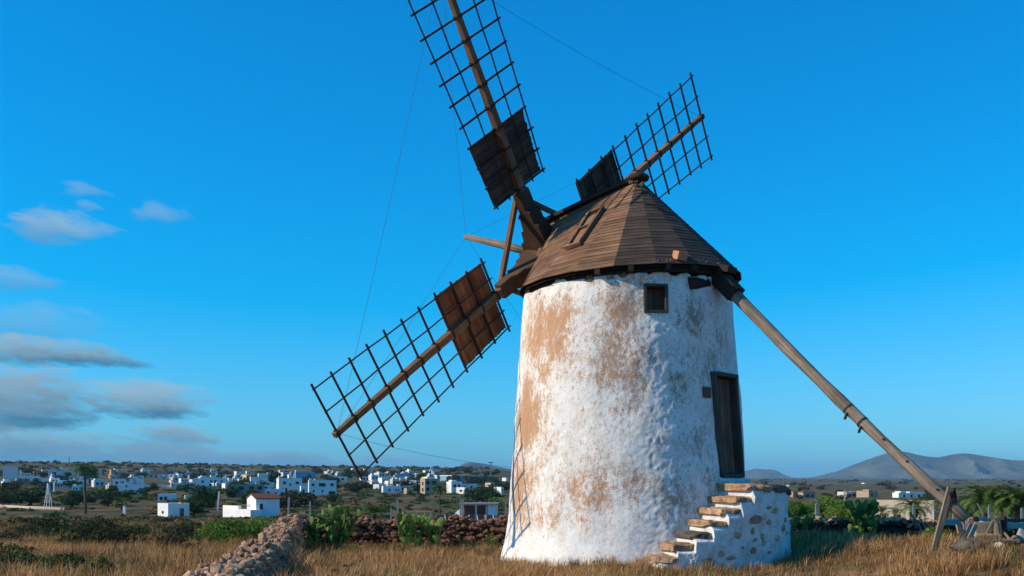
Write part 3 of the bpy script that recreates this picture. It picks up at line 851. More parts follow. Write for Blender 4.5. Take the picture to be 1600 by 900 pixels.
for f in (.12, .145, .72, .80, .9):
    q = tp0 + d_ * f + Vector((0, -.105, -0.10 * math.sin(math.pi * f))); MB().tube([q, q + Vector((0, -.03, 0))], .02, 6).build("bolt", M['iron'], pole)
# prop under the pole
fp = tp0 + d_ * .93
foot = Vector((6.95, 18.0, gz(6.95, 18.0) - .1))
MB().beam(foot, fp + Vector((.03, -.2, .16)), .095, .06, (0, 1, 0)).build("prop_board", M['pole'], mill)
MB().tube([fp + Vector((.02, -.24, .06)), fp + Vector((.04, .0, .06))], .05, 8)
MB().box(fp + Vector((.07, -.17, .02)), (.11, .08, .24), .1, 0, -.2).build("prop_cleat", M['eave'], mill)
MB().tube([fp + Vector((.02, -.26, .06)), fp + Vector((.02, -.2, .06))], .03, 8).build("prop_pin", M['iron'], mill)

# ---- sails
HUB_D = 24.12
hub = px(849, 397, HUB_D)
e1 = Vector((286, 226, 289)).normalized(); u_ = Vector((-142, -238, 328)); e2 = (u_ - e1 * u_.dot(e1)).normalized()
nax = e2.cross(e1).normalized()
if nax.x > 0: nax = -nax
LV, LU = 6.60, 6.20
MB().tube([hub - nax * 2.2, hub - nax * .3, hub + nax * .30, hub + nax * .42], [.24, .26, .27, .2], 12).build("windshaft", M['hub'], mill, True)
for d, L, slat, which in ((e2, LU, 'slat', 'upper'), (-e1, LV, 'bounceslat', 'lower left'), (e1, LV, 'slat', 'right'), (-e2, LU, 'slat', 'lower hidden')):
    tdir = e1 if abs(d.dot(e2)) > .5 else e2
    S = lambda s, w=0.0, q=0.0: hub + d * (s * L) + tdir * w + nax * q
    hwid = lambda s: 0.80 + (1.06 - 0.80) * (s - .259) / .741
    sail = MB().beam(S(0), S(1.012), .20, .20, nax, .105, .10).build("sail", M['sailwood'], mill)
    sail["label"] = {'upper': "upright sail cut off by the top of the picture", 'lower left': "sail pointing down to the left with slats tinted rust brown for bounced light", 'right': "sail rising behind the cap to the right", 'lower hidden': "sail hidden behind the tower"}[which]
    sk = [1 - .0741 * k for k in range(11)]
    for side in (-1, 1):
        for fr_ in (.5, 1.0):
            pts = [S(s, side * fr_ * hwid(s) + R.uniform(-.008, .008), -.03 + R.uniform(-.008, .008)) for s in sk + [.25]]
            pts[0] = S(1.006, side * fr_ * hwid(1), -.03)
            MB().tube(pts, .018, 6).build("rail", M['lath'], sail)
    for k, s in enumerate(sk):
        e = hwid(s) + .07
        j0, j1 = R.uniform(-.012, .012) / L, R.uniform(-.012, .012) / L
        MB().beam(S(s + j0, -e - R.uniform(0, .05), 0), S(s + j1, e + R.uniform(0, .05), 0), .037, .032, nax).build("crossbar", M['lath'], sail)
        MB().beam(S(s - .004, 0, 0), S(s + .004, 0, 0), .222 - .098 * s, .222 - .098 * s, nax).build("lashing", M['lath'], sail)
    NB = 18
    for side in (-1, 1):
        for k in range(NB):
            s0 = .259 + (.481 - .259) * k / NB; s1 = s0 + (.481 - .259) / NB * R.uniform(.93, .985)
            h0, h1 = hwid(s0), hwid(s1); qq = .05 + R.uniform(0, .008)
            P = [S(s0, side * .05, qq), S(s1, side * .05, qq), S(s1, side * .05, qq + .018), S(s0, side * .05, qq + .018), S(s0, side * (h0 + R.uniform(-.02, .02)), qq), S(s1, side * (h1 + R.uniform(-.02, .02)), qq), S(s1, side * h1, qq + .018), S(s0, side * h0, qq + .018)]
            MB().hexa(P, h0, .03).build("slat", M[slat], sail)
    # stepped cheek timbers bracing the sail stock to the windshaft
    prof = [(.0, .46), (.14, .46), (.20, .40), (.34, .40), (.36, .30), (.62, .27), (.66, .19), (.92, .16), (.97, .22), (1.08, .10), (1.55, .11), (1.55, -.10), (1.15, -.12), (1.1, -.22), (.85, -.24), (.8, -.34), (.45, -.38), (.4, -.5), (0, -.5)]
    poly = [hub + d * a_ + nax * q_ - tdir * .17 for a_, q_ in prof]
    bevel(MB().prism(poly, tdir * .34).build("cheek_timber", M['hub'], sail), .012, 1)
# chord braces between neighbouring sails
for (d0, L0), (d1, L1), q in (((e2, LU), (-e1, LV), .17), ((e2, LU), (e1, LV), .12), ((-e2, LU), (-e1, LV), .1), ((-e2, LU), (e1, LV), .1)):
    MB().beam(hub + d0 * 1.42 + nax * q, hub + d1 * 1.35 + nax * q, .10, .10, nax).build("chord_brace", M['sailwood'], mill)
# bowsprit and its stays
tip = px(728, 370, HUB_D + 1.7)
MB().tube([hub + nax * .2, hub.lerp(tip, .5), tip], [.10, .09, .07], 8).build("bowsprit", M['pole'], mill, True)
tips = [hub + e2 * LU, hub - e1 * LV, hub - e2 * LU, hub + e1 * LV]
for p in tips:
    MB().tube([tip, tip.lerp(p, .5) + Vector((0, 0, -.03)), p], .0035, 5).build("stay_wire", M['wire'], mill)
for a_, b_ in zip(tips, tips[1:] + tips[:1]):
    sag = .28 if (a_.z + b_.z) / 2 < hub.z else .12
    MB().tube([a_.lerp(b_, f) + Vector((0, 0, -sag * 4 * f * (1 - f))) for f in np.linspace(0, 1, 9)], .0035, 5).build("rim_wire", M['wire'], mill)

# ------------------------------------------------------------------ dry stone walls
M['rubble'] = simple("reddish_rubble", (0.20, 0.10, 0.055), (0.46, 0.265, 0.15), 7, 0.92, 0.9, 0.03, (0.62, 0.43, 0.28), rnd=0.35)
M['redrubble'] = simple("red_lava_rubble", (0.06, 0.03, 0.02), (0.185, 0.092, 0.058), 7, 0.92, 0.9, 0.03, (0.36, 0.21, 0.14), rnd=0.45)
M['unlitrubble'] = simple("unlit_face_rubble", (0.022, 0.018, 0.015), (0.055, 0.043, 0.034), 7, 0.92, 0.8, 0.03, (0.10, 0.075, 0.058), rnd=0.4)  # for a wall face out of the sun, its shade put into the colour
M['core'] = simple("wall_core", (0.03, 0.02, 0.014), (0.07, 0.045, 0.03), 9, 0.95)


def stone_wall(label, path, height, width, mat, size, budget, seed, faces=(1, 1), capmat=None):
    """path: [(x, y)], stones laid over a rubble core; the nearest ones are parts, the rest one stuff part."""
    rg = random.Random(seed)
    P = [Vector((x, y, 0)) for x, y in path]; seg = []; L = 0
    for a, b in zip(P, P[1:]): seg.append((L, a, b)); L += (b - a).length
    def at(s):
        for l0, a, b in reversed(seg):
            if s >= l0 - 1e-6:
                d = (b - a); p = a + d.normalized() * (s - l0); return p, d.normalized()
    core = MB(); n = max(2, int(L / .6)); prev = None
    for k in range(n + 1):
        p, d = at(L * k / n); sx = Vector((d.y, -d.x, 0)); g = gz(p.x, p.y); h = height(k / n) - .10; w = width(k / n) / 2 - .06
        b0 = len(core.v)
        core.v += [tuple(p - sx * w * 1.25 + Vector((0, 0, g - .3))), tuple(p + sx * w * 1.25 + Vector((0, 0, g - .3))), tuple(p + sx * w + Vector((0, 0, g + h))), tuple(p - sx * w + Vector((0, 0, g + h)))]
        if k:
            for q in range(4): core.quadface((b0 - 4 + q, b0 - 4 + (q + 1) % 4, b0 + (q + 1) % 4, b0 + q))
        else: core.quadface((0, 1, 2, 3))
    e = len(core.v); core.quadface((e - 1, e - 2, e - 3, e - 4))
    wall = tag(core.build("stone_wall", M['core']), label, "wall")
    items = []
    def lay(s, side, hgt, top):
        p, d = at(min(max(s, 0), L - .001)); sx = Vector((d.y, -d.x, 0)); g = gz(p.x, p.y); f = s / L
        sc = size * rg.choice((.55, .7, .8, 1, 1, 1.25, 1.5))
        wd = width(f) / 2
        if top: q = p + sx * rg.uniform(-wd, wd) + Vector((0, 0, g + height(f) + rg.uniform(-.09, .05)))
        else: q = p + sx * side * (wd - .03 + (height(f) - hgt) * .16 + rg.uniform(-.03, .03)) + Vector((0, 0, g + hgt))
        items.append((q, (sc * rg.uniform(.8, 1.4), sc * rg.uniform(.7, 1.1), sc * rg.uniform(.5, .85)), (rg.uniform(-.4, .4), rg.uniform(-.4, .4), math.atan2(d.y, d.x) + rg.uniform(-.7, .7)), top))
    step = size * 1.45
    s = 0
    while s < L:
        f = s / L
        for side, on in ((-1, faces[0]), (1, faces[1])):
            if not on: continue
            hgt = .0
            while hgt < height(f): lay(s + rg.uniform(-.5, .5) * step, side, hgt + rg.uniform(-.04, .04), False); hgt += size * 1.15
        for _ in range(max(2, int(width(f) / (size * 1.1)))): lay(s + rg.uniform(-.5, .5) * step, 0, 0, True)
        s += step
    items.sort(key=lambda it: it[0].length - (1.5 if it[3] else 0))
    for q, sz, ro, top in items[:budget]: rock("stone", q, sz, (capmat if top and capmat else mat), wall, ro, False, rg)
    if items[budget:]:
        from mathutils import Euler
        V, F = [], []; o = 0
        for q, sz, ro, top in items[budget:]:
            me = rg.choice(ROCKS); Mx = Matrix.Translation(q) @ Euler(ro).to_matrix().to_4x4() @ Matrix.Diagonal((*sz, 1))
            co = np.empty(len(me.vertices) * 3, np.float32); me.vertices.foreach_get("co", co); co = co.reshape(-1, 3)
            A = np.array(Mx); V.append(co @ A[:3, :3].T + A[:3, 3]); ix = np.empty(len(me.polygons) * 3, np.int32); me.loops.foreach_get("vertex_index", ix)
            F.append(ix.reshape(-1, 3) + o); o += len(co)
        tag(link_mesh("small_stones", np_mesh("small_stones", np.concatenate(V), np.concatenate(F)), mat, wall), kind="stuff")
    return wall


LPATH = [(-2.62, 9.2), (-2.87, 10.7), (-3.22, 12.7), (-3.36, 14.0), (-3.62, 16.0), (-4.18, 19.9), (-5.25, 25.8)]
lw_h = lambda f: .71 - .40 * (1 - float(smooth(15, 24, 9.2 + 16.6 * f))) + .06 * math.sin(f * 23) + .04 * math.sin(f * 61)
left_wall = stone_wall("tumbledown dry stone wall running from the bottom edge back to the cactus", LPATH, lw_h, lambda f: .48 - .10 * f, M['rubble'], .078, 300, 3)
back_wall = stone_wall("low reddish dry stone wall behind the cacti left of the tower", [(-5.1, 26.3), (-3.0, 26.5), (-0.4, 26.2), (0.6, 26.2)], lambda f: .62 + .05 * math.sin(f * 31), lambda f: .5, M['redrubble'], .075, 300, 5, (0, 1))
right_wall = stone_wall("stone wall with face coloured unlit and top coloured sunlit right of the staircase", [(6.2, 27.0), (9.0, 27.2), (12.2, 27.0)], lambda f: .53, lambda f: .45, M['unlitrubble'], .085, 300, 8, (0, 1), M['rubble'])  # face stones darkened, top stones paler: shade and sun put into colour

# ------------------------------------------------------------------ foliage builders
M['olive'] = leaf_mat("dark_olive_leaf", (0.018, 0.024, 0.011), (0.048, 0.056, 0.028), (0.11, 0.115, 0.06), .2)
M['darkgreen'] = leaf_mat("dark_green_leaf", (0.016, 0.034, 0.013), (0.042, 0.08, 0.026), (0.09, 0.145, 0.05), .25)
M['green'] = leaf_mat("fresh_green_leaf", (0.06, 0.115, 0.022), (0.14, 0.24, 0.048), (0.26, 0.38, 0.09), .35)
M['weed'] = leaf_mat("yellow_green_weed", (0.06, 0.085, 0.02), (0.13, 0.165, 0.04), (0.22, 0.24, 0.075), .35)
M['dry'] = leaf_mat("dry_grass_blade", (0.27, 0.125, 0.042), (0.53, 0.285, 0.11), (0.72, 0.47, 0.235), .35)
M['drybush'] = leaf_mat("dry_scrub_leaf", (0.09, 0.055, 0.025), (0.21, 0.13, 0.06), (0.33, 0.22, 0.11), .25)
M['bark'] = simple("grey_brown_bark", (0.05, 0.035, 0.025), (0.13, 0.095, 0.07), 14, 0.9)
M['palmleaf'] = leaf_mat("palm_leaflet", (0.03, 0.07, 0.018), (0.08, 0.15, 0.036), (0.17, 0.25, 0.065), .3)
M['deadfrond'] = leaf_mat("dry_palm_frond", (0.07, 0.05, 0.022), (0.14, 0.11, 0.05), (0.2, 0.18, 0.085), .25)
M['cactus'] = leaf_mat("prickly_pear_pad", (0.045, 0.10, 0.025), (0.11, 0.20, 0.05), (0.24, 0.34, 0.11), 0.1)


def leaves(pts, size, rg, droop=0.0, aspect=.5):
    """Leaf quads at the points, random orientation."""
    n = len(pts); a = rg.normal(size=(n, 3)); a[:, 2] = a[:, 2] * .7 + .25; a /= np.linalg.norm(a, axis=1, keepdims=True)
    b = rg.normal(size=(n, 3)); b -= a * (a * b).sum(1, keepdims=True); b /= np.linalg.norm(b, axis=1, keepdims=True)
    s = size * rg.uniform(.6, 1.4, (n, 1)); a *= s; b *= s * aspect
    V = np.stack([pts - a * .5, pts + b * .5, pts + a * .5, pts - b * .5], 1).reshape(-1, 3)
    F = np.arange(4 * n).reshape(-1, 4)
    return V, F


def crown_points(rx, ry, rz, n, rg, lobes=9, base=0.0, fill=.35):
    """Points spread through an uneven crown made of lobes, denser near the surface, gaps between."""
    P = []
    for k in range(lobes):
        d = rg.normal(size=3); d[2] = abs(d[2]) * .8 if base >= 0 else d[2]; d /= np.linalg.norm(d)
        c = d * rg.uniform(.35, .72); r = rg.uniform(.24, .46)
        m = n // lobes; q = rg.normal(size=(m, 3)); q /= np.linalg.norm(q, axis=1, keepdims=True); q *= r * rg.uniform(fill, 1.0, (m, 1)) ** .5
        P.append(c + q)
    P = np.concatenate(P) * np.array([rx, ry, rz]); return P


def shrub(name, label, x, y, rx, rz, mat, n=1500, leaf=.07, seed=1, ry=None, group=None, cat="bush", lift=0.25, stems=5, aspect=.5):
    rg = np.random.default_rng(seed); g = gz(x, y); e = empty(name, (x, y, g), label, cat, group)
    P = crown_points(rx, ry or rx, rz, n, rg, lobes=14); P[:, 2] = np.abs(P[:, 2]) * 1.0 + rz * .04
    P += np.array([x, y, g]); V, F = leaves(P, leaf, rg, aspect=aspect)
    link_mesh("foliage", np_mesh("foliage", V, F), mat, e)
    for k in range(stems):
        a = rg.uniform(0, TAU); t_ = Vector((x + math.cos(a) * rx * .6, y + math.sin(a) * rx * .5, g + rz * rg.uniform(.5, .9)))
        MB().tube([(x + math.cos(a) * .05, y, g - .05), (x + math.cos(a) * rx * .3, y + math.sin(a) * rx * .25, g + rz * .35), t_], [.03, .02, .008], 5).build("stem", M['bark'], e)
    return e


def tree_master(rx, rz, trunk_h, n, leaf, mat, seed):
    rg = np.random.default_rng(seed)
    P = crown_points(rx, rx, rz, n, rg, lobes=15, base=-1); P[:, 2] = np.where(P[:, 2] < -rz * .5, -rz - P[:, 2], P[:, 2]); P[:, 2] += trunk_h + rz * .5
    V, F = leaves(P, leaf, rg, aspect=.7)
    me = np_mesh("crown", V, F); me.materials.append(mat)
    tb = MB().tube([(0, 0, -.6), (.05, 0, trunk_h * .5), (.02, .05, trunk_h), (0, 0, trunk_h + rz * .5)], [.16, .13, .11, .04], 6)
    for k in range(4):
        a = k * 1.6; tb.tube([(0, 0, trunk_h * .8), (math.cos(a) * rx * .5, math.sin(a) * rx * .5, trunk_h + rz * .5)], [.07, .02], 5)
    tm = tb.mesh("trunk"); tm.materials.append(M['bark'])
    return me, tm


def put_tree(name, label, xp, yb, hpx, masters, group=None, D=None, wscale=1.0, seed=0, dz=0.0, ytop=None):
    D = D or ground_D(xp, yb); X = (xp - 800) / FPX * D; z = gz(X, D) + dz
    if ytop: hpx = (EYE - z) * FPX / D + HOR - ytop
    cm, tm, Hm = masters; s = hpx * D / FPX / Hm
    e = empty(name, (X, D, z), label, "tree", group); e.scale = (s * wscale, s * wscale, s); e.rotation_euler[2] = R.uniform(0, 6.28)
    for nm, me in (("crown", cm), ("trunk", tm)):
        o = bpy.data.objects.new(nm, me); coll.objects.link(o); o.parent = e
    return e


# palms
def frond_mesh(L, droop, n=18, lw=.085, ll=.5, up=.5, mat=None, seed=0):
    rg = random.Random(seed); V, F = [], []
    spine = []
    for i in range(n + 1):
        f = i / n; ang_ = up - (up + droop) * f ** 1.25
        spine.append((f, ang_))
    pts = [Vector((0, 0, 0))]
    for f, a_ in spine[1:]: pts.append(pts[-1] + Vector((math.cos(a_), 0, math.sin(a_))) * L / n)
    for i in range(n):
        b = len(V); w = .03 * (1 - i / n) + .008
        V += [pts[i] + Vector((0, -w, 0)), pts[i] + Vector((0, w, 0)), pts[i + 1] + Vector((0, w * .8, 0)), pts[i + 1] + Vector((0, -w * .8, 0))]; F.append((b, b + 1, b + 2, b + 3))
    for i in range(2, n):
        f = i / n; ln = ll * math.sin(math.pi * min(1, f * .85 + .15)) ** .7 * L / 2.2
        d = (pts[i + 1] - pts[i]).normalized(); nrm = Vector((-d.z, 0, d.x))
        for sd in (-1, 1):
            t_ = (d * .75 + Vector((0, sd, 0)) * .8 + nrm * .25 + Vector((0, 0, -.12 + rg.uniform(-.12, .12)))).normalized()
            b = len(V); w = d * lw * L / 2.2
            V += [pts[i] - w * .5, pts[i] + w * .5, pts[i] + t_ * ln * .6 + w * .35, pts[i] + t_ * ln]; F.append((b, b + 1, b + 2, b + 3))
    me = np_mesh("frond", [tuple(v) for v in V], F); me.materials.append(mat or M['palmleaf']); return me


FRONDS = [frond_mesh(2.2, .5 + .25 * k, up=1.15 - .22 * k, seed=k) for k in range(5)]
DEADF = [frond_mesh(2.2, 1.2, up=.1, seed=9, mat=M['deadfrond']), frond_mesh(2.2, .3, up=1.35, seed=10, mat=M['deadfrond'])]


def palm(label, x, y, trunk_h, scale, nf, seed, dead=0, group=None, name="palm_tree", spread=1.0, tr=.18):
    rg = random.Random(seed); g = gz(x, y); e = empty(name, (x, y, g), label, "palm", group)
    if trunk_h > .05:
        pts = [(x + .06 * math.sin(k), y, g - .4 + (trunk_h + .4) * k / 8) for k in range(9)]
        MB().tube(pts, [tr * (1.25 - .35 * k / 8) for k in range(9)], 8, .1).build("trunk", M['bark'], e)
    for k in range(nf):
        lay = int(5 * k / nf); me = FRONDS[min(4, lay)]
        if k >= nf - dead: me = rg.choice(DEADF)
        Mx = Matrix.Translation((x, y, g + trunk_h)) @ Matrix.Rotation(k * 2.4 + rg.uniform(-.3, .3), 4, 'Z') @ Matrix.Rotation(rg.uniform(-.15, .15), 4, 'Y') @ Matrix.Scale(scale * rg.uniform(.85, 1.12), 4)
        link_mesh("frond", me, None, e, Mx)
    return e


# prickly pear: pads are separate parts sharing meshes
def pad_mesh(seed):
    rg = random.Random(seed); n, m = 14, 4; V, F = [], []
    for j, (zz, s) in enumerate(((-1, .55), (-.5, .93), (0, 1.0), (.5, .93), (1, .55))):
        for k in range(n):
            a = TAU * k / n; rr_ = (1 + .03 * math.sin(3 * a + seed)) * s
            V.append((math.sin(a) * .36 * rr_ * (1 - .16 * math.cos(a)), zz * .055, .47 + (-math.cos(a)) * .5 * rr_))
    for j in range(4):
        for k in range(n): k2 = (k + 1) % n; F.append((j * n + k, j * n + k2, (j + 1) * n + k2, (j + 1) * n + k))
    F.append(tuple(range(n))[::-1]); F.append(tuple(range(4 * n, 5 * n)))
    me = bpy.data.meshes.new("pad"); me.from_pydata(V, [], F); me.polygons.foreach_set("use_smooth", [True] * len(F)); me.materials.append(M['cactus']); me.update(); return me


PADS = [pad_mesh(k) for k in range(3)]


def cactus(label, x, y, w, h, n, seed, pad=.2):
    rg = random.Random(seed); g = gz(x, y); e = empty("prickly_pear", (x, y, g), label, "cactus", "prickly pears along the stone walls")
    ends = [(Vector((x + rg.uniform(-.5, .5) * w * .8, y + rg.uniform(-.25, .25), g - .03)), Vector((rg.uniform(-.25, .25), rg.uniform(-.2, .2), 1)).normalized(), 0) for _ in range(max(3, n // 9))]
    cnt = 0
    q = list(ends)
    while cnt < n and q:
        b, d, lv = q.pop(rg.randrange(len(q)))
        s = pad * rg.uniform(.75, 1.2)
        if b.z - g > h * .9: continue
        zr = d.to_track_quat('Z', 'Y').to_matrix().to_4x4() @ Matrix.Rotation(rg.uniform(0, 6.28), 4, 'Z')
        link_mesh("pad", rg.choice(PADS), None, e, Matrix.Translation(b) @ zr @ Matrix.Scale(s, 4)); cnt += 1
        tip_ = b + d * s * .93
        for _ in range(rg.choice((1, 2, 2, 3))):
            nd = (d + Vector((rg.uniform(-.75, .75), rg.uniform(-.7, .7), rg.uniform(-.1, .5)))).normalized()
            if nd.z < -.1: nd.z = .1
            side = Vector((rg.uniform(-.3, .3), rg.uniform(-.1, .1), 0)) * s
            if abs(tip_.x - x) < w * .62: q.append((tip_ + side - nd * .02, nd, lv + 1))
    return e


def at_row(xp, yp): D = ground_D(xp, yp, 12); return (xp - 800) / FPX * D, D


cactus("large prickly pear at the far end of the tumbledown wall", -4.35, 25.2, 1.35, 1.0, 150, 1)
cactus("prickly pear with broad pads in front of the low reddish wall", -2.15, 25.0, 1.1, .78, 110, 2)
cactus("prickly pear in front of the dark wall right of the staircase", 8.35, 26.3, 1.15, 1.0, 130, 3)
cactus("small prickly pear beside the outer end of the staircase", 6.68, 25.6, .55, .62, 40, 4, .19)

# bushes of the near scrub
shrub("shrub", "big dark olive bush in the left foreground scrub", -9.35, 25.0, 1.2, .95, M['olive'], 12000, .055, 11, ry=.9)
shrub("shrub", "sparse dark bush between the big bush and the stone wall", -7.65, 24.4, .7, .55, M['olive'], 2800, .055, 12)
shrub("shrub", "dark green bush cut off by the bottom left corner", -6.15, 14.2, .72, .30, M['darkgreen'], 6000, .06, 13)
shrub("shrub", "leafy dark bush at the left edge below the big bush", -8.6, 18.6, .7, .36, M['darkgreen'], 3000, .06, 14)
shrub("weed_clump", "bright green weeds at the bottom edge left of the wall", -5.3, 14.0, .28, .27, M['weed'], 1300, .08, 15, cat="weed", aspect=.16)
shrub("shrub", "rounded fresh green bush left of the stone wall", -7.05, 28.2, 1.15, .74, M['green'], 11000, .055, 16, ry=.7)
shrub("shrub", "upper green bush against the far end of the stone wall", -6.3, 29.2, .62, .78, M['green'], 4200, .055, 17)
shrub("shrub", "low yellow green bush beside the rounded green bush", -7.85, 27.3, .55, .34, M['weed'], 2200, .06, 18)
shrub("shrub", "creeping dark plant in the shade beside the stone wall", -4.25, 22.9, .75, .32, M['darkgreen'], 2800, .06, 19)
shrub("shrub", "dark grey shrub under the low reddish wall", -1.2, 25.6, .5, .32, M['olive'], 1500, .05, 20)
shrub("weed_clump", "light green grassy tuft close to the left foot of the tower", -.55, 25.1, .42, .34, M['weed'], 1500, .13, 21, cat="weed", aspect=.09)
shrub("weed_clump", "pale green tuft left of the broad padded cactus", -3.3, 23.6, .4, .2, M['weed'], 900, .11, 22, cat="weed", aspect=.1)
shrub("shrub", "low dark bush far left behind the big bush", -15.0, 35.0, 1.1, .42, M['olive'], 2200, .08, 23)
shrub("shrub", "dark low bush at the left edge level with the big bush", -13.2, 27.6, .9, .36, M['olive'], 2200, .07, 24)
shrub("shrub", "bright leafy bush beside the lower end of the tail pole", 8.05, 20.7, .3, .36, M['green'], 1800, .075, 25)
shrub("shrub", "dark leafy bush right of the tree stump", 9.55, 20.9, .25, .3, M['darkgreen'], 1200, .07, 26)
shrub("shrub", "small grey bush on the ground between wall and tail pole", 8.1, 24.8, .3, .22, M['olive'], 700, .06, 27)
shrub("weed_clump", "green weeds in front of the debris near the right edge", 9.2, 18.9, .35, .22, M['weed'], 700, .08, 28, cat="weed", aspect=.2)
shrub("shrub", "dry bush of brown stalks in front of the right cactus", 8.55, 25.4, .3, .24, M['drybush'], 800, .07, 29)

shrub("shrub", "wide dark bush on the slope straight below the wind pump", -15.2, 36.0, 1.5, .8, M['olive'], 4500, .08, 41)
shrub("shrub", "low olive bush right of the big dark bush towards the box hut", -9.6, 31.0, .8, .5, M['olive'], 2600, .07, 42)
shrub("shrub", "green bush in the scrub above the big dark bush", -11.6, 33.0, .9, .5, M['darkgreen'], 2600, .08, 43)
shrub("shrub", "dry brown bush left of the rounded green bush", -8.7, 27.4, .6, .36, M['drybush'], 1800, .06, 44)
shrub("shrub", "small dark bush in the grass left of the near stone wall", -5.6, 20.8, .42, .30, M['olive'], 1300, .05, 45)
shrub("shrub", "dry twiggy bush in the grass between near wall and tower", -2.2, 21.8, .4, .26, M['drybush'], 1300, .06, 46)
# dry grass: nobody could count it
def blades(X, Y, hgt, wid, rg, lean=.45):
    n = len(X); Z = terrain(X, Y) - .02
    a = rg.uniform(0, TAU, n); l = rg.normal(0, lean, n) * hgt; dx, dy = np.cos(a) * l + .12 * hgt, np.sin(a) * l
    b = rg.uniform(0, TAU, n); wx, wy = np.cos(b) * wid / 2, np.sin(b) * wid / 2
    mz = Z + hgt * .55; mx, my = X + dx * .35, Y + dy * .35
    V = np.stack([np.stack([X - wx, Y - wy, Z], -1), np.stack([X + wx, Y + wy, Z], -1), np.stack([mx + wx * .7, my + wy * .7, mz], -1), np.stack([mx - wx * .7, my - wy * .7, mz], -1), np.stack([X + dx, Y + dy, Z + hgt], -1)], 1).reshape(-1, 3)
    o = np.arange(n)[:, None] * 5
    F = np.concatenate([o + np.array([0, 1, 2]), o + np.array([0, 2, 3]), o + np.array([3, 2, 4])])
    return V, F


def keep_clear(X, Y):
    dx, dy = X - AX0.x, Y - AX0.y; r = np.hypot(dx, dy); th = np.arctan2(dx, -dy)
    ok = (r > 2.56) & ~((r < 3.34) & (th > TH0 - .02) & (th < END))
    for (x0, y0), (x1, y1) in zip(LPATH, LPATH[1:]):
        vx, vy = x1 - x0, y1 - y0; t_ = np.clip(((X - x0) * vx + (Y - y0) * vy) / (vx * vx + vy * vy), 0, 1)
        ok &= np.hypot(X - x0 - t_ * vx, Y - y0 - t_ * vy) > .36
    return ok


grg = np.random.default_rng(5)
def scatter(n, y0, y1, tmax=.54):
    Y = np.sqrt(grg.uniform(y0 ** 2, y1 ** 2, n)); X = grg.uniform(-tmax, tmax, n) * Y; return X, Y


def tufts(n, y0, y1, per, spread, tmax=.54, thr=.0, seed=2.2):
    TX, TY = scatter(n, y0, y1, tmax); dens = fbm(TX * .9, TY * .9, seed, 3) * .55 + fbm(TX * .22, TY * .22, seed + 6, 2) * .55
    k = grg.uniform(0, 1, n) < np.clip(.6 + dens - thr, .05, 1); TX, TY, dens = TX[k], TY[k], dens[k]
    th_ = (.5 + .65 * np.clip(.5 + dens, 0, 1.3)) * grg.uniform(.55, 1.3, len(TX))
    rep_ = np.repeat(np.arange(len(TX)), per); r = np.abs(grg.normal(0, spread, len(rep_))); a_ = grg.uniform(0, TAU, len(rep_))
    return TX[rep_] + r * np.cos(a_), TY[rep_] + r * np.sin(a_), th_[rep_], a_, r / spread


def tuft_blades(X, Y, hgt, wid, a_, out, rg):
    n = len(X); Z = terrain(X, Y) - .02; l = (.12 + .3 * out + rg.normal(0, .14, n)) * hgt; dx, dy = np.cos(a_) * l + .10 * hgt, np.sin(a_) * l
    b = rg.uniform(0, TAU, n); wx, wy = np.cos(b) * wid / 2, np.sin(b) * wid / 2
    mz = Z + hgt * .6; mx, my = X + dx * .38, Y + dy * .38
    V = np.stack([np.stack([X - wx, Y - wy, Z], -1), np.stack([X + wx, Y + wy, Z], -1), np.stack([mx + wx * .7, my + wy * .7, mz], -1), np.stack([mx - wx * .7, my - wy * .7, mz], -1), np.stack([X + dx, Y + dy, Z + hgt * (1 - .12 * out)], -1)], 1).reshape(-1, 3)
    o = np.arange(n)[:, None] * 5
    return V, np.concatenate([o + np.array([0, 1, 2]), o + np.array([0, 2, 3]), o + np.array([3, 2, 4])])


right_low = lambda X: 1 - .62 * smooth(7.3, 8.3, X)
for nm, mt, n_, per, hb, lab in (("dry_grass", 'dry', 12500, 24, .27, "golden dry grass all round the foot of the windmill"), ("brown_grass", 'drybush', 8500, 20, .22, "darker brown grass among the golden tufts")):
    X, Y, hf, a_, out = tufts(n_, 11.5, 31, per, .075, seed=2.2 if nm == "dry_grass" else 9.1); k = keep_clear(X, Y); X, Y, hf, a_, out = X[k], Y[k], hf[k], a_[k], out[k]
    hg = hb * hf * grg.uniform(.5, 1.25, len(X)) * (1 - .3 * smooth(22, 30, Y)) * right_low(X)
    V, F = tuft_blades(X, Y, hg, grg.uniform(.006, .013, len(X)), a_, out, grg)
    tag(link_mesh(nm, np_mesh(nm, V, F), M[mt]), lab, "grass", kind="stuff")
X, Y = scatter(40000, 11.5, 34); dens = fbm(X * .6, Y * .6, 6.6, 3); k = keep_clear(X, Y) & (dens > .08); X, Y = X[k], Y[k]
V, F = blades(X, Y, .16 * grg.uniform(.4, 1.4, len(X)), np.full(len(X), .012), grg, .6)
tag(link_mesh("green_grass", np_mesh("green_grass", V, F), M['weed']), "green weeds mixed into the dry grass", "grass", kind="stuff")
X, Y = scatter(90000, 30, 95, .6); dens = fbm(X * .2, Y * .2, 3.3, 3); k = dens > -.25; X, Y = X[k], Y[k]
V, F = blades(X, Y, .26 * grg.uniform(.4, 1.4, len(X)), np.full(len(X), .03), grg, .5)
tag(link_mesh("scrub_grass", np_mesh("scrub_grass", V, F), M['drybush']), "brown stubble on the slope below the windmill", "grass", kind="stuff")
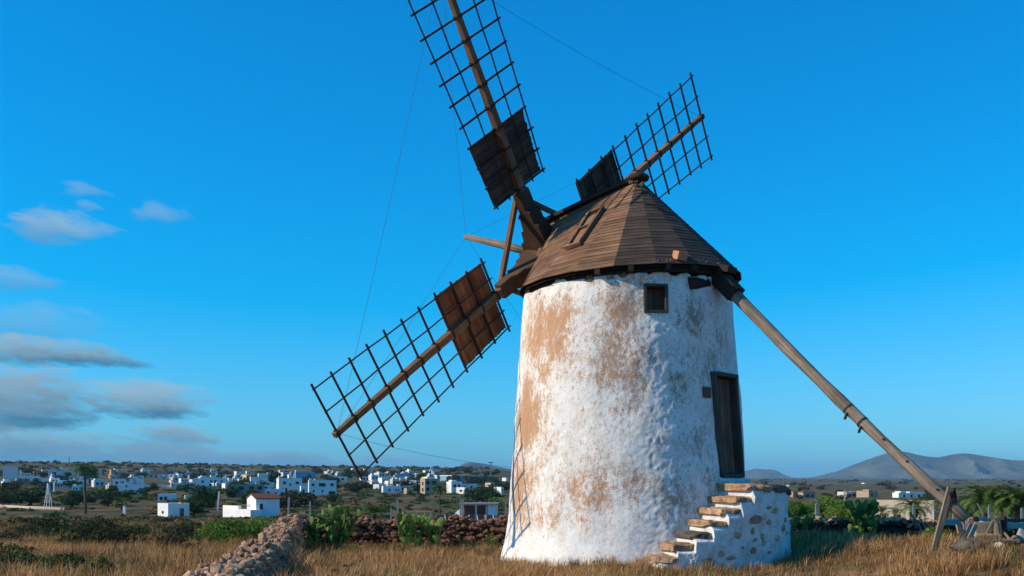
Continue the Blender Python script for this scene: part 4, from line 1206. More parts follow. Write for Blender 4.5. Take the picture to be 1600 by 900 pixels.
# low scrub mounds down the slope
for nm, mt, cnt, sd, lab in (("olive_scrub", M['olive'], 230, 31, "low dark scrub dotting the slope"), ("green_scrub", M['darkgreen'], 300, 32, "low green scrub dotting the slope"), ("dry_scrub", M['drybush'], 560, 33, "low dry brown scrub on the slope")):
    srg = np.random.default_rng(sd); VV, FF, o = [], [], 0
    sy = np.array([math.sqrt(srg.uniform(32 ** 2, 330 ** 2)) if q % 3 else srg.uniform(31, 120) for q in range(cnt)]); sx0 = srg.uniform(-.56, .56, cnt) * sy; sgz = terrain(sx0, sy)
    for q in range(cnt):
        x, y = sx0[q], sy[q]
        s = srg.uniform(.35, 1.0) * (1 + y / 220); P = crown_points(s, s, s * .5, 120, srg, 6); P[:, 2] = np.abs(P[:, 2]); P += np.array([x, y, sgz[q]])
        V, F = leaves(P, .13 * (1 + y / 110), srg, aspect=.6); VV.append(V); FF.append(F + o); o += len(V)
    tag(link_mesh(nm, np_mesh(nm, np.concatenate(VV), np.concatenate(FF)), mt), lab, "scrub", kind="stuff")

# gardens and hedges between the houses of the town, one mass
srg = np.random.default_rng(77); cnt = 900; sy = np.sqrt(srg.uniform(190 ** 2, 620 ** 2, cnt)); sx0 = srg.uniform(-.5, -.01, cnt) * sy; keep = fbm(sx0 * .02, sy * .02, 4.4, 3) > -.15; sx0, sy = sx0[keep], sy[keep]; sgz = terrain(sx0, sy); VV, FF, o_ = [], [], 0
for q in range(len(sy)):
    s_ = srg.uniform(.6, 1.7); P = crown_points(s_ * 1.7, s_ * 1.4, s_ * .8, 90, srg, 6); P[:, 2] = np.abs(P[:, 2]); P += np.array([sx0[q], sy[q], sgz[q]]); V, F = leaves(P, .42, srg, aspect=.7); VV.append(V); FF.append(F + o_); o_ += len(V)
tag(link_mesh("garden_hedges", np_mesh("garden_hedges", np.concatenate(VV), np.concatenate(FF)), M['darkgreen']), "dark hedges and gardens between the town houses", "hedge", kind="stuff")

# ------------------------------------------------------------------ the town below
def wallmat(name, c, var=.12):
    return simple(name, tuple(v * (1 - var) for v in c), c, 0.7, .9, .2, .02, tuple(min(.85, v * 1.04) for v in c))


M['white'] = wallmat("house_white", (.78, .77, .74)); M['offwhite'] = wallmat("house_offwhite", (.62, .60, .56)); M['cream'] = wallmat("house_cream", (.62, .50, .36))
M['salmon'] = wallmat("house_salmon", (.56, .28, .19)); M['yellow'] = wallmat("house_yellow", (.68, .46, .17)); M['concrete'] = wallmat("bare_concrete_block", (.30, .28, .26))
M['tealwall'] = wallmat("house_blue", (.16, .36, .48)); M['tan'] = wallmat("house_tan", (.42, .31, .21)); M['redroof'] = simple("red_tile_roof", (.09, .04, .028), (.17, .07, .045), 3, .9)
M['maroon'] = wallmat("dark_red_paint", (.16, .035, .025)); M['reddoor'] = simple("rust_red_metal_door", (.15, .035, .018), (.23, .06, .03), 5, .7)
mp_, nt_, b_ = new_mat("dark_window_glass"); b_.inputs["Base Color"].default_value = (.02, .028, .035, 1); b_.inputs["Roughness"].default_value = .25; M['pane'] = mp_
M['metalroof'] = simple("pale_metal_roof", (.55, .55, .53), (.7, .69, .66), .4, .6)


HOUSES = []


def house(label, x0, x1, yt, yb, mat='white', frac=.12, phi=17, wins=(), side=(), D=None, name="house", cat="house", sidemat=None, group=None, parapet=True, tops=(), roof=None, door=None, depth=None, dz=0.0):
    """Flat roofed house; photograph box (x0..x1, yt..yb); wins/side: (u0, u1, v0, v1) fractions of the face; tops: blocks on the roof."""
    HOUSES.append((label, (x0 + x1) / 2, yb)); D = D or ground_D((x0 + x1) / 2, yb); ph = math.radians(phi); m = D / FPX
    xs = x0 + frac * (x1 - x0); c = px(xs, yb, D); W = (x1 - x0) * m
    a = (1 - frac) * W / math.cos(ph); b = max(frac * W / math.sin(ph), depth or 4.0)
    zt = px(xs, yt, D).z; zb = min(c.z, gz(c.x, c.y)); t = Vector((math.cos(ph), math.sin(ph), 0)); s = Vector((-math.sin(ph), math.cos(ph), 0))
    c = Vector((c.x, c.y, 0)); e = empty(name, (c.x, c.y, zb), label, cat, group)
    hgt = zt - zb
    rect = lambda u0, u1, w0, w1, z: [c + t * (a * u0) + s * (b * w0) + Vector((0, 0, z)), c + t * (a * u1) + s * (b * w0) + Vector((0, 0, z)), c + t * (a * u1) + s * (b * w1) + Vector((0, 0, z)), c + t * (a * u0) + s * (b * w1) + Vector((0, 0, z))]
    para = .3 if parapet else 0.0
    MB().prism(rect(0, 1, 0, 1, zb - 1.2), (0, 0, hgt + 1.2 - para)).build("walls", M[mat], e)
    if parapet:
        p = MB()
        for q in ((0, 1, 0, .25 / b), (0, 1, 1 - .25 / b, 1), (0, .25 / a, .25 / b, 1 - .25 / b), (1 - .25 / a, 1, .25 / b, 1 - .25 / b)):
            p.prism(rect(*q, zt - para + .002), (0, 0, para))
        p.build("parapet", M[mat], e)
    for u0, u1, v0, v1 in wins:
        q = [c + t * (a * u0) - s * .06, c + t * (a * u1) - s * .06, c + t * (a * u1) + s * .04, c + t * (a * u0) + s * .04]
        w_ = MB().prism([p + Vector((0, 0, zb + hgt * v0)) for p in q], (0, 0, hgt * (v1 - v0))).build("window" if v0 > .04 else "door", M['pane'], e)
        if v0 > .04:
            sl = [c + t * (a * u0 - .1) - s * .16, c + t * (a * u1 + .1) - s * .16, c + t * (a * u1 + .1) + s * .04, c + t * (a * u0 - .1) + s * .04]
            MB().prism([p + Vector((0, 0, zb + hgt * v0 - .12)) for p in sl], (0, 0, .115)).build("sill", M['offwhite'], w_)
    for u0, u1, v0, v1 in side:
        q = [c + s * (b * u0) - t * .06, c + s * (b * u0) + t * .04, c + s * (b * u1) + t * .04, c + s * (b * u1) - t * .06]
        MB().prism([p + Vector((0, 0, zb + hgt * v0)) for p in q], (0, 0, hgt * (v1 - v0))).build("window", M['pane'], e)
    for u0, u1, w0, w1, hpx, mt in tops:
        MB().prism(rect(u0, u1, w0, w1, zt - para + .01), (0, 0, hpx * m + para)).build("roof_block", M[mt], e)
    if roof:
        ov = .3; rz = (px(xs, roof, D).z - zt)
        P = [c - t * ov - s * ov, c + t * (a + ov) - s * ov, c + t * (a + ov) + s * (b + ov), c - t * ov + s * (b + ov)]
        P = [p + Vector((0, 0, zt + .02)) for p in P]; r0 = (P[0] + P[3]) / 2 + t * (ov + min(a * .25, b * .5)) + Vector((0, 0, rz)); r1 = (P[1] + P[2]) / 2 - t * (ov + min(a * .25, b * .5)) + Vector((0, 0, rz))
        rb = MB(); rb.v = [tuple(v) for v in P + [r0, r1]]
        for f in ((0, 1, 5, 4), (2, 3, 4, 5), (3, 0, 4), (1, 2, 5), (3, 2, 1, 0)): rb.quadface(f)
        rb.build("roof", M['redroof'], e)
    return e


W2 = ((.15, .30, .35, .75), (.62, .78, .35, .75))
TWO = ((.12, .25, .6, .82), (.42, .6, .6, .82), (.76, .9, .6, .82), (.15, .26, .12, .34), (.6, .72, .0, .36))
# left edge
house("long white garden wall with a taller end pier at the far left", 27, 57, 744, 751.5, 'white', .12, 16, name="boundary_wall", cat="wall", parapet=False, tops=((0, .04, 0, .9, 10, 'white'),), depth=1.2)
house("long low bluish white building behind the tall palm", 57, 148, 747.5, 753, 'white', .03, 15, name="low_building", cat="building")
house("pale blue house left of the tall palm crown", 72, 112, 735, 747, 'offwhite', .08, 18, W2)
house("faint pale house at the far left edge of the town", 2, 24, 729, 737, 'offwhite', .1, 18, D=700, group=None)
house("salmon house with a raised corner block", 165, 184, 741, 747, 'salmon', .45, 35, name="house", tops=((0, .55, 0, .6, 7, 'salmon'),), side=((.3, .6, .3, .7),))
house("flat tan roofed barn right of the salmon house", 185, 209, 739, 746, 'concrete', .05, 15, name="barn", cat="barn")
house("white two storey house with stepped roof below the salmon house", 180, 221, 755, 773, 'white', .1, 14, ((.3, .36, .66, .84), (.5, .58, .22, .42), (.76, .84, .22, .42)), tops=((.45, .98, 0, .7, 6.5, 'white'), (.6, .72, 0, .5, 9.5, 'white')))
house("beige terrace flats left of the red roofed hotel", 214, 237, 738, 745, 'cream', .2, 18, ((.1, .3, .2, .7), (.5, .7, .2, .7)), tops=((.3, .6, 0, .6, 2.5, 'cream'),))
house("long white hotel under a red brown roof", 236, 262, 741, 747, 'white', .08, 15, ((.2, .3, .2, .7), (.5, .6, .2, .7), (.78, .88, .2, .7)), parapet=False, roof=735.5)
house("teal painted garden wall right of the stepped white house", 221, 286, 757.5, 762, 'offwhite', .02, 12, name="boundary_wall", cat="wall", depth=1.0, parapet=False)
house("small bright white hut right of the red roofed hotel", 274, 283, 740, 747, 'white', .5, 40, name="hut", cat="hut")
house("grey beige block left of the conifers on the horizon", 295, 327, 737, 747, 'tan', .06, 16, W2)
house("white two storey block with two small windows", 301, 325, 747, 769, 'white', .06, 15, ((.5, .66, .68, .82), (.58, .74, .38, .5)))
house("low pale grey house under the white two storey block", 293, 336, 759.5, 771, 'concrete', .06, 15, ((.1, .28, .3, .65), (.66, .8, .3, .65)))
house("white upper house with two dark square windows", 330, 351, 746.5, 760, 'white', .08, 15, ((.15, .38, .4, .72), (.62, .78, .4, .72)))
house("white flat house with two dark windows behind the box hut", 245, 273, 772, 784, 'white', .06, 16, ((.1, .26, .2, .66), (.34, .5, .2, .66)))
house("small white house half hidden by trees right of the box hut", 286, 300, 774, 787, 'white', .2, 18, ((.4, .7, .2, .6),))
house("white box hut with a dark door on its shaded side", 240, 288, 786.5, 808, 'white', .47, 46, ((.55, .74, .0, .62),), ((.42, .58, .24, .44),), name="hut", cat="hut")
house("white house far behind the yellow one near the skyline", 363, 381, 736.5, 744, 'white', .35, 30, W2)
house("small bright white house left of the grey concrete shell", 353, 362, 747, 755, 'white', .45, 40)
house("small bright white house above the grey concrete shell", 369, 377, 748, 755, 'white', .5, 42)
house("narrow yellow house joined to a white block", 379, 389, 741.5, 756, 'yellow', .6, 45, ((.2, .6, .5, .8),))
house("tall white stepped block right of the narrow yellow house", 388, 417, 745, 763, 'white', .12, 18, ((.55, .62, .6, .75),), tops=((.45, 1, 0, .8, 5.5, 'white'),))
house("unfinished grey concrete shell of two storeys", 349, 410, 757, 778, 'concrete', .08, 15, ((.08, .2, .58, .85), (.32, .45, .58, .85), (.6, .72, .58, .85), (.82, .93, .58, .85), (.12, .2, .0, .35), (.5, .62, .08, .36)), name="building_shell", cat="building")
house("small sunlit white house right of the tall stepped block", 417, 427, 753.5, 763, 'white', .6, 45)
house("white low house with a door and two windows left of the red ground floor", 409, 444, 764, 776, 'white', .05, 15, ((.18, .3, .25, .65), (.52, .62, .0, .55), (.8, .88, .3, .6)))
house("two storey white house over a dark red ground floor", 427, 470, 747, 771.5, 'white', .2, 20, ((.18, .3, .62, .78), (.72, .85, .62, .78), (.45, .52, .5, .66), (.1, .36, .0, .36)), tops=((.42, .56, 0, .5, 5.5, 'white'), (0, .06, 0, .2, 3, 'white')))
house("narrow white house with a tall door beside the red ground floor", 469, 481, 759.5, 772, 'white', .1, 16, ((.25, .5, .0, .62),))
house("white two storey house with a wide middle window", 480, 524, 750.5, 775, 'white', .06, 14, ((.1, .2, .64, .8), (.36, .6, .62, .82), (.78, .9, .64, .8), (.14, .2, .24, .38), (.46, .52, .24, .38), (.72, .96, .02, .3)), tops=((.02, .1, 0, .3, 3.5, 'white'),))
house("pale blue warehouse on the skyline right of the yellow house", 458, 491, 737, 748, 'tealwall', .12, 20, name="warehouse", cat="warehouse", tops=((0, .12, 0, .6, 2, 'white'),))
house("white house beside the pale blue warehouse", 436, 457, 738, 745, 'offwhite', .3, 30, W2)
house("long white arcade building behind the lower left sail tip", 558, 616, 744.5, 750.5, 'white', .12, 15, tuple((.06 + k * .09, .11 + k * .09, .1, .75) for k in range(10)), name="arcade_building", cat="building")
house("blue gabled shed right of the white arcade", 614, 642, 742, 751, 'tealwall', .1, 20, name="shed", cat="shed", parapet=False, tops=((.1, .7, 0, .6, 2.5, 'tealwall'),))
house("long white bungalow with a sunlit end wall", 594, 626, 759.5, 770.5, 'white', .14, 14, ((.3, .4, .3, .6), (.68, .75, .3, .6), (.82, .88, .3, .6)), tops=((.25, .55, .1, .6, 4, 'white'), (.8, .95, .1, .5, 3, 'white')))
house("brown garden shed right of the white bungalow", 633, 646, 763, 773, 'tan', .2, 20, name="shed", cat="shed", wins=((.3, .7, 0, .6),))
house("blue block with one cream end wall", 638, 656, 750, 762, 'tealwall', .45, 35, name="block", cat="building", sidemat='cream')
house("yellow apartment house with brown balcony front", 655, 685, 748, 773, 'tan', .3, 24, ((.1, .32, .62, .85), (.5, .8, .62, .85), (.1, .32, .22, .45), (.5, .8, .22, .45)), ((.3, .6, .6, .8), (.3, .6, .2, .42)), tops=((.0, .16, 0, .98, .6, 'yellow'), (.2, .75, .1, .7, 3, 'white')))
house("big pale roofed warehouse below the left table mountain", 683, 766, 744, 752, 'tealwall', .28, 18, name="warehouse", cat="warehouse", parapet=False, tops=((-.01, 1.01, -.02, 1.02, 1.6, 'metalroof'),))
house("white house with roof terrace left of the round trees", 698, 722, 752.5, 770, 'white', .3, 28, ((.2, .45, .5, .75), (.6, .8, .5, .75)), tops=((.1, .5, .1, .7, 2.5, 'white'),))
house("bluish white house in front of the big warehouse", 716, 746, 756, 768, 'offwhite', .08, 15, ((.2, .3, .4, .7), (.6, .7, .4, .7)))
house("small sunlit white house beside the round trees", 720, 730, 761.5, 772, 'white', .6, 48, side=((.3, .6, .35, .65),))
house("small beige house above the round trees", 760, 773, 754.5, 761, 'cream', .5, 40)
house("narrow white house between the round trees and the tower", 779, 787, 761, 773, 'white', .5, 40, ((.3, .6, .4, .7),))
house("small white hut on the plain left of the tower", 786, 794, 746.5, 752, 'white', .6, 45, name="hut", cat="hut")
# right of the tower
house("pale pink cottage right of the staircase", 1232, 1244, 767.5, 777, 'salmon', .6, 45, side=((.4, .6, .2, .6),), roof=766, parapet=False)
house("dark fronted house with a low red roof right of the pink cottage", 1252, 1276, 769, 778, 'tan', .12, 18, ((.2, .5, .1, .6), (.65, .85, .1, .6)), roof=765.5, parapet=False)
house("low white walled ruin with a dark front on the right plain", 1313, 1344, 768.5, 777.5, 'offwhite', .3, 30, ((.1, .45, .0, .6), (.55, .9, .2, .7)), name="ruin", cat="ruin")
house("tan block house beside the white walled ruin", 1344, 1376, 767, 777.5, 'tan', .42, 36, ((.2, .5, .3, .6),), tops=((.0, .4, 0, .5, 2, 'salmon'),))
house("long white farm building behind the tail pole", 1400, 1468, 770, 777.5, 'white', .06, 14, tuple((.12 + k * .2, .18 + k * .2, .1, .6) for k in range(4)), name="farm_building", cat="building", tops=((.05, .2, 0, .9, 2.2, 'white'), (.3, .42, 0, .9, 1.5, 'white')))
house("beige water tank wall behind the right palms", 1382, 1466, 782, 799, 'cream', .92, 62, name="water_tank", cat="tank", parapet=False, D=150)
house("tiny white house alone on the far right plain", 1347, 1354, 754.5, 757.5, 'white', .5, 40, D=1500)
house("tiny tan house above the pink cottage", 1229, 1240, 757.5, 761, 'tan', .4, 35, D=1100)
house("tiny reddish hamlet house at the foot of the mountains", 1488, 1522, 753, 755.5, 'salmon', .3, 25, D=2000)

# gabled white house with forecourt walls
gh = empty("gabled_house", px(400, 800, 200), "white gabled house with brown tiled roof and dark graffiti", "house")
D = 200.0; m_ = D / FPX; cz = px(400, 798, D).z; ph = math.radians(28)
c = px(400, 798, D); c = Vector((c.x, c.y, 0)); t = Vector((math.cos(ph), math.sin(ph), 0)); s = Vector((-math.sin(ph), math.cos(ph), 0))
a = 33 * m_ / math.cos(ph); b = 26 * m_ / math.sin(ph)
ze = px(400, 779, D).z; zr = px(400, 772.5, D).z
V3 = lambda u, w, z: c + t * u + s * w + Vector((0, 0, z))
gm = MB(); poly = [V3(0, 0, cz - 1.5), V3(0, 0, ze), V3(0, b / 2, zr), V3(0, b, ze), V3(0, b, cz - 1.5)]; gm.prism(poly, t * a); gm.build("walls", M['white'], gh)
for w0, w1 in ((-.25, b / 2), (b / 2, b + .25)):
    z0 = ze - .12 if w0 < 0 else zr; z1 = zr if w0 < 0 else ze - .12
    MB().prism([V3(-.2, w0, z0 + .02), V3(-.2, w1, z1 + .02), V3(-.2, w1, z1 + .16), V3(-.2, w0, z0 + .16)], t * (a + .4)).build("roof", M['redroof'], gh)
MB().prism([V3(a * .16, -.05, cz), V3(a * .29, -.05, cz), V3(a * .29, .05, cz), V3(a * .16, .05, cz)], (0, 0, 1.25)).build("door", M['pane'], gh)
for k, (w, z, l) in enumerate(((.62, .9, .5), (.70, .75, .42), (.78, .95, .5), (.84, .7, .35), (.56, .7, .3), (.90, .85, .4))):
    MB().beam(V3(-.025, b * w, cz + z - l / 2), V3(-.025, b * w + .12, cz + z + l / 2), .07, .03, t).build("graffiti_stroke", M['pane'], gh)
for lab, x0, x1, yt, yb, fr_ in (("low white forecourt wall in front of the gabled house", 329, 407, 797, 810, .8), ("white yard wall left of the gabled house", 337, 376, 790.5, 800, .9)):
    house(lab, x0, x1, yt, yb, 'white', fr_, 40, name="forecourt_wall", cat="wall", parapet=False, D=198 if fr_ == .8 else 203, depth=2.0)

# shed with rust red doors below the mill
D = 130.0
sh_ = empty("shed", px(748, 812, D), "white shed with two rust red doors just left of the tower", "shed")
q0 = px(719, 812, D); q1 = px(777, 812, D); zt = px(748, 788, D).z; zb = gz(q0.x, D) - .5
MB().prism([(q0.x, D, zb), (q1.x, D + .4, zb), (q1.x, D + 4, zb), (q0.x, D + 4, zb)], (0, 0, zt - zb)).build("walls", M['white'], sh_)
MB().prism([(q0.x - .15, D - .3, zt + .004), (q1.x + .15, D + .1, zt + .004), (q1.x + .15, D + 4.1, zt + .004), (q0.x - .15, D + 4.1, zt + .004)], (0, 0, .12)).build("roof", M['concrete'], sh_)
for x0, x1 in ((725, 741.2), (741.8, 761.5)):
    f0, f1 = (x0 - 719) / 58, (x1 - 719) / 58
    A, B = Vector((q0.x + (q1.x - q0.x) * f0, D - .06 + .4 * f0, zb)), Vector((q0.x + (q1.x - q0.x) * f1, D - .06 + .4 * f1, zb))
    dr = MB().prism([A, B, B + Vector((0, .15, 0)), A + Vector((0, .15, 0))], (0, 0, zt - zb - .12)).build("door", M['reddoor'], sh_)
    for k in range(6):
        p = A.lerp(B, (k + .5) / 6) + Vector((0, -.012, 0)); MB().beam(p + Vector((0, 0, .1)), p + Vector((0, 0, zt - zb - .2)), .05, .03, (0, 1, 0)).build("door_rib", M['reddoor'], dr)
A = px(700, 806, D + 2); MB().prism([(px(702, 0, D + 2).x, D + 2, zb), (q0.x + .02, D + 2, zb), (q0.x + .02, D + 2, zt - .5), (px(712, 0, D + 2).x, D + 2, zt - 1.0)], (0, 1.5, 0)).build("ramp_wall", M['white'], sh_)
# row of dark tilted panels
for k in range(8):
    x = 690 + k * 12.6; D = 52.0; p = px(x, 813, D); w = 11.2 * D / FPX; h = .30; z0 = px(x, 815, D).z
    e = empty("solar_panel", (p.x, D, z0), ("first", "second", "third", "fourth", "fifth", "sixth", "seventh", "eighth")[k] + " dark tilted panel from the left behind the low reddish wall", "panel", "row of dark tilted panels")
    A = Vector((p.x - w / 2, D, z0)); B = A + Vector((w, 0, 0)); up = Vector((-.06, .28, h))
    MB().hexa([A, B, B + Vector((0, .03, .01)), A + Vector((0, .03, .01)), A + up, B + up, B + up + Vector((0, .03, .01)), A + up + Vector((0, .03, .01))]).build("sheet", M['pane'], e)
    MB().beam(B + Vector((.03, -.01, 0)), B + up + Vector((.03, -.01, 0)), .03, .03).build("frame", M['metalroof'], e)
    MB().beam(A + up * .9 + Vector((w / 2, .05, 0)), Vector((p.x, D + .35, gz(p.x, D) - .2)), .04, .04).build("support", M['metalroof'], e)

# ------------------------------------------------------------------ posts, poles and masts
M['post'] = simple("pale_fence_post", (.20, .22, .21), (.30, .32, .30), 6, .8)
M['greypost'] = simple("grey_green_post", (.11, .16, .155), (.18, .235, .225), 6, .8)
M['steelw'] = simple("white_steel", (.6, .6, .58), (.75, .75, .73), 6, .6)


def post(label, x, yt, yb, D, w, mat, group, lean=0.0, name="fence_post", cat="post"):
    p = px(x, yb, D); q = px(x + lean, yt, D); z = min(p.z, gz(p.x, D)) - .3
    b_ = MB(); b_.beam((p.x, D, z), (q.x, D, q.z), w, w, (0, 1, 0)); b_.beam((q.x, D, q.z), (q.x + .002, D, q.z + .03), w * .7, w * .7, (0, 1, 0))
    return tag(b_.build(name, M[mat]), label, cat, group)


FL = "pale thin fence post behind the low reddish wall"
ORD = ("first", "second", "third", "fourth", "fifth", "sixth", "seventh", "eighth", "ninth", "tenth")
for k, (x, yt) in enumerate(((611, 794), (629, 795), (637, 799), (651, 800), (663, 801), (673, 800), (744, 790), (760, 792), (775, 790), (790, 786))):
    post(ORD[k] + " from the left of the thin fence posts behind the low reddish wall", x, yt, 812, 46, .055, 'post', "fence posts behind the low reddish wall")
post("taller pale post in the fence behind the low reddish wall", 621, 781, 812, 45, .07, 'post', None)
post("left one of two tall pale posts beside the shed", 719.5, 782, 814, 45, .07, 'post', None)
post("right one of two tall pale posts beside the shed", 723.2, 781, 814, 45, .07, 'post', None)
for x, yt, ds in ((1277, 788, "stout grey green post behind the dark wall between green trees and cactus"), (1353.5, 788, "slim grey post right above the right prickly pear"), (1428, 788, "slim grey post in front of the small palm"), (1490.5, 796, "grey green post above the end of the tail pole"), (1546, 791, "grey green post right of the bushy palm"), (1597, 795, "grey green post at the right edge")):
    post(ds, x, yt, 816, 30, .10 if x == 1277 else .065, 'greypost', "fence posts behind the dark wall")
post("leaning white utility pole left of the gabled house", 339, 768, 792, 215, .28, 'offwhite', None, 3.5, "utility_pole", "pole")
post("short grey utility pole right of the gabled house", 450, 777, 802, 190, .3, 'concrete', None, 1.5, "utility_pole", "pole")
post("thin pale post behind the large prickly pear", 484.5, 784, 806, 60, .09, 'post', None)
post("brown wooden pole in front of the white walled ruin", 1320, 766, 792, 110, .13, 'tan', None, 0, "utility_pole", "pole")
post("thin mast on the plain beside the pink cottage", 1225, 744, 776, 400, .25, 'greypost', None, 0, "mast", "mast")
post("thin mast on the skyline behind the tall palm", 108, 714, 738, 900, .5, 'greypost', None, 0, "mast", "mast")
post("white masonry pillar in the scrub left of the box hut", 194.5, 791, 804, 215, .5, 'white', None, 0, "pillar", "pillar")
post("white gate pillar beside the wind pump", 84.5, 753, 762, 400, .55, 'white', None, 0, "pillar", "pillar")
# floodlight mast
D = 700; e = empty("floodlight_mast", px(767, 751, D), "floodlight mast in front of the left table mountain", "mast")
p, q = px(767, 752, D), px(767, 723.5, D)
MB().tube([(p.x, D, p.z - 2), tuple(q)], [.45, .28], 8).build("pole", M['greypost'], e)
for k in (-1, 0, 1): MB().box((q.x + k * 1.1, D - .2, q.z + .3), (.9, .5, .8)).build("lamp", M['greypost'], e)
# steel wind pump tower
D = 240; p, q = px(75, 791, D), px(75.5, 757, D); e = empty("wind_pump", p, "slender white lattice tower of a wind pump on the left", "tower"); zb = gz(p.x, D)
for sx, sy in ((-1, -1), (1, -1), (1, 1), (-1, 1)): MB().beam((p.x + sx * .75, D + sy * .75, zb - .3), (q.x + sx * .12, D + sy * .12, q.z - .6), .12, .12).build("leg", M['steelw'], e)
for f in (.3, .6, .82):
    w = .75 - .63 * f; z = zb + (q.z - zb) * f
    for k in range(4):
        a0, a1 = [(-w, -w), (w, -w), (w, w), (-w, w)][k], [(-w, -w), (w, -w), (w, w), (-w, w)][(k + 1) % 4]
        MB().beam((p.x + a0[0], D + a0[1], z), (p.x + a1[0], D + a1[1], z), .07, .07).build("brace", M['steelw'], e)
MB().tube([(q.x, D, q.z - 1.5), (q.x, D, q.z + .2)], [.28, .28], 8).build("head", M['steelw'], e)
# pale track wall at the left edge
lw = MB(); P = []
for x, y in ((-40, 792), (0, 793), (50, 795), (100, 797)):
    D = ground_D(x, y); P.append(Vector(((x - 800) / FPX * D, D, gz((x - 800) / FPX * D, D))))
for A, B in zip(P, P[1:]): lw.hexa([A + Vector((0, 0, -.4)), A + Vector((0, .4, -.4)), A + Vector((0, .4, .6)), A + Vector((0, 0, .6)), B + Vector((0, 0, -.4)), B + Vector((0, .4, -.4)), B + Vector((0, .4, .5)), B + Vector((0, 0, .5))])
tag(lw.build("roadside_wall", M['cream']), "pale low roadside wall at the left edge", "wall")

# ------------------------------------------------------------------ trees
TREES = []
for k, (rx, rz, th_, mt) in enumerate(((1.6, 1.5, .35, 'darkgreen'), (1.9, 1.2, .25, 'olive'), (1.5, 1.7, .4, 'darkgreen'), (1.7, 1.5, .3, 'green'), (.7, 2.4, .4, 'darkgreen'))):
    cm, tm = tree_master(rx, rz, th_, 1500, .22, M[mt], 60 + k); TREES.append((cm, tm, th_ + rz * 1.4))
NEARG = tree_master(1.5, 1.3, .3, 12000, .10, M['green'], 77); NEARG = (*NEARG, .3 + 1.3 * 1.4)
put_tree("tree", "bright green tree left of the stout grey post behind the dark wall", 1246, 812, 42, NEARG, D=56, wscale=1.0, ytop=778)
put_tree("tree", "tall bright green tree behind the stout grey post", 1290, 812, 52, NEARG, D=60, wscale=1.05, ytop=771)
put_tree("tree", "green tree touching the outer end of the staircase", 1222, 812, 42, NEARG, D=64, wscale=.9, ytop=780)
put_tree("tree", "broad green bush tree above the right prickly pear", 1318, 814, 36, NEARG, D=52, wscale=1.0, ytop=784)
put_tree("tree", "round dark tree right of the tall palm", 168, 792, 28, TREES[0], wscale=1.3)
put_tree("tree", "dark spreading tree under the tall palm", 112, 794, 28, TREES[2], wscale=1.5)
put_tree("tree", "dark tree left of the wind pump", 48, 790, 30, TREES[0], wscale=1.7)
put_tree("tree", "dark tree at the left picture edge above the track wall", 12, 790, 20, TREES[1], wscale=1.6)
put_tree("tree", "leafy tree behind the box hut", 310, 800, 42, TREES[2], wscale=1.2)
put_tree("tree", "broad tree between box hut and forecourt wall", 304, 806, 30, TREES[0], wscale=1.2)
put_tree("tree", "dark tree left of the leaning utility pole", 325, 792, 28, TREES[0])
put_tree("tree", "round tree behind the gabled house", 468, 793, 26, TREES[1], wscale=1.5)
put_tree("tree", "bushy tree right of the gabled house", 445, 797, 20, TREES[1], wscale=1.4)
put_tree("tree", "dark round tree right of the stepped white house", 226, 776, 16, TREES[0])
put_tree("tree", "big dark tree behind the tall stepped block", 424, 758, 20, TREES[0], wscale=1.2)
put_tree("tree", "left one of the round trees beside the tower", 745, 786, 27, TREES[0], wscale=1.3)
put_tree("tree", "right one of the round trees beside the tower", 768, 787, 26, TREES[2], wscale=1.3)
put_tree("tree", "low green tree beneath the round trees", 775, 792, 16, TREES[3], wscale=1.6)
def short_name(l):
    w = l.split()
    for stop in ("with", "under", "over", "left", "right", "beside", "behind", "below", "above", "between", "on", "in", "at", "near", "joined", "half", "alone", "of", "far"):
        if stop in w[3:]: w = w[:w.index(stop, 3)]
    return " ".join(w[:7])


SIZE = lambda h: "tiny" if h < 5 else "small" if h < 9 else "medium" if h < 14 else "tall"
FORM = lambda w: "narrow" if w < 1.1 else "round" if w < 1.4 else "spreading"
used_labels = set()
def near_label(x, y, h, w, first):
    for hx in sorted(HOUSES, key=lambda q: abs(q[1] - x) + 2.5 * abs(q[2] - y))[:9]:
        dx, dy = x - hx[1], y - hx[2]
        rel = ("in front of" if dy > 0 else "behind") if abs(dx) < 9 else ("left of" if dx < 0 else "right of")
        l = f"{SIZE(h)} {FORM(w)} {first} tree {rel} the {short_name(hx[0])}"
        if l not in used_labels: break
    used_labels.add(l); return l


TL = "dark tree among the houses of the town"
trg = random.Random(21)
# further small houses filling the far rows of the town
frg_ = random.Random(5)
for k in range(165):
    x = frg_.uniform(0, 700); yb = frg_.uniform(737, 769); w = frg_.uniform(8, 19) * (.8 + (yb - 737) / 50); h = frg_.uniform(4, 8) * (.8 + (yb - 737) / 40)
    mt = frg_.choice(('white', 'white', 'offwhite', 'offwhite', 'cream', 'concrete'))
    lab = near_label(x + w / 2, yb, h * 1.6, .9 + w / 30, {'white': 'white', 'offwhite': 'pale grey', 'cream': 'cream', 'concrete': 'grey'}[mt]).replace(" tree ", " house ").replace("round ", "plain ").replace("spreading ", "wide ")
    house(lab, x, x + w, yb - h, yb, mt, frg_.choice((.1, .15, .4, .5)), frg_.choice((16, 20, 35)), ((.2, .4, .3, .7), (.6, .8, .3, .7)), tops=(((.1, .45, .1, .6, frg_.uniform(1.5, 3.5), mt),) if frg_.random() < .45 else ()), group="houses in the far rows of the town"); HOUSES.pop()
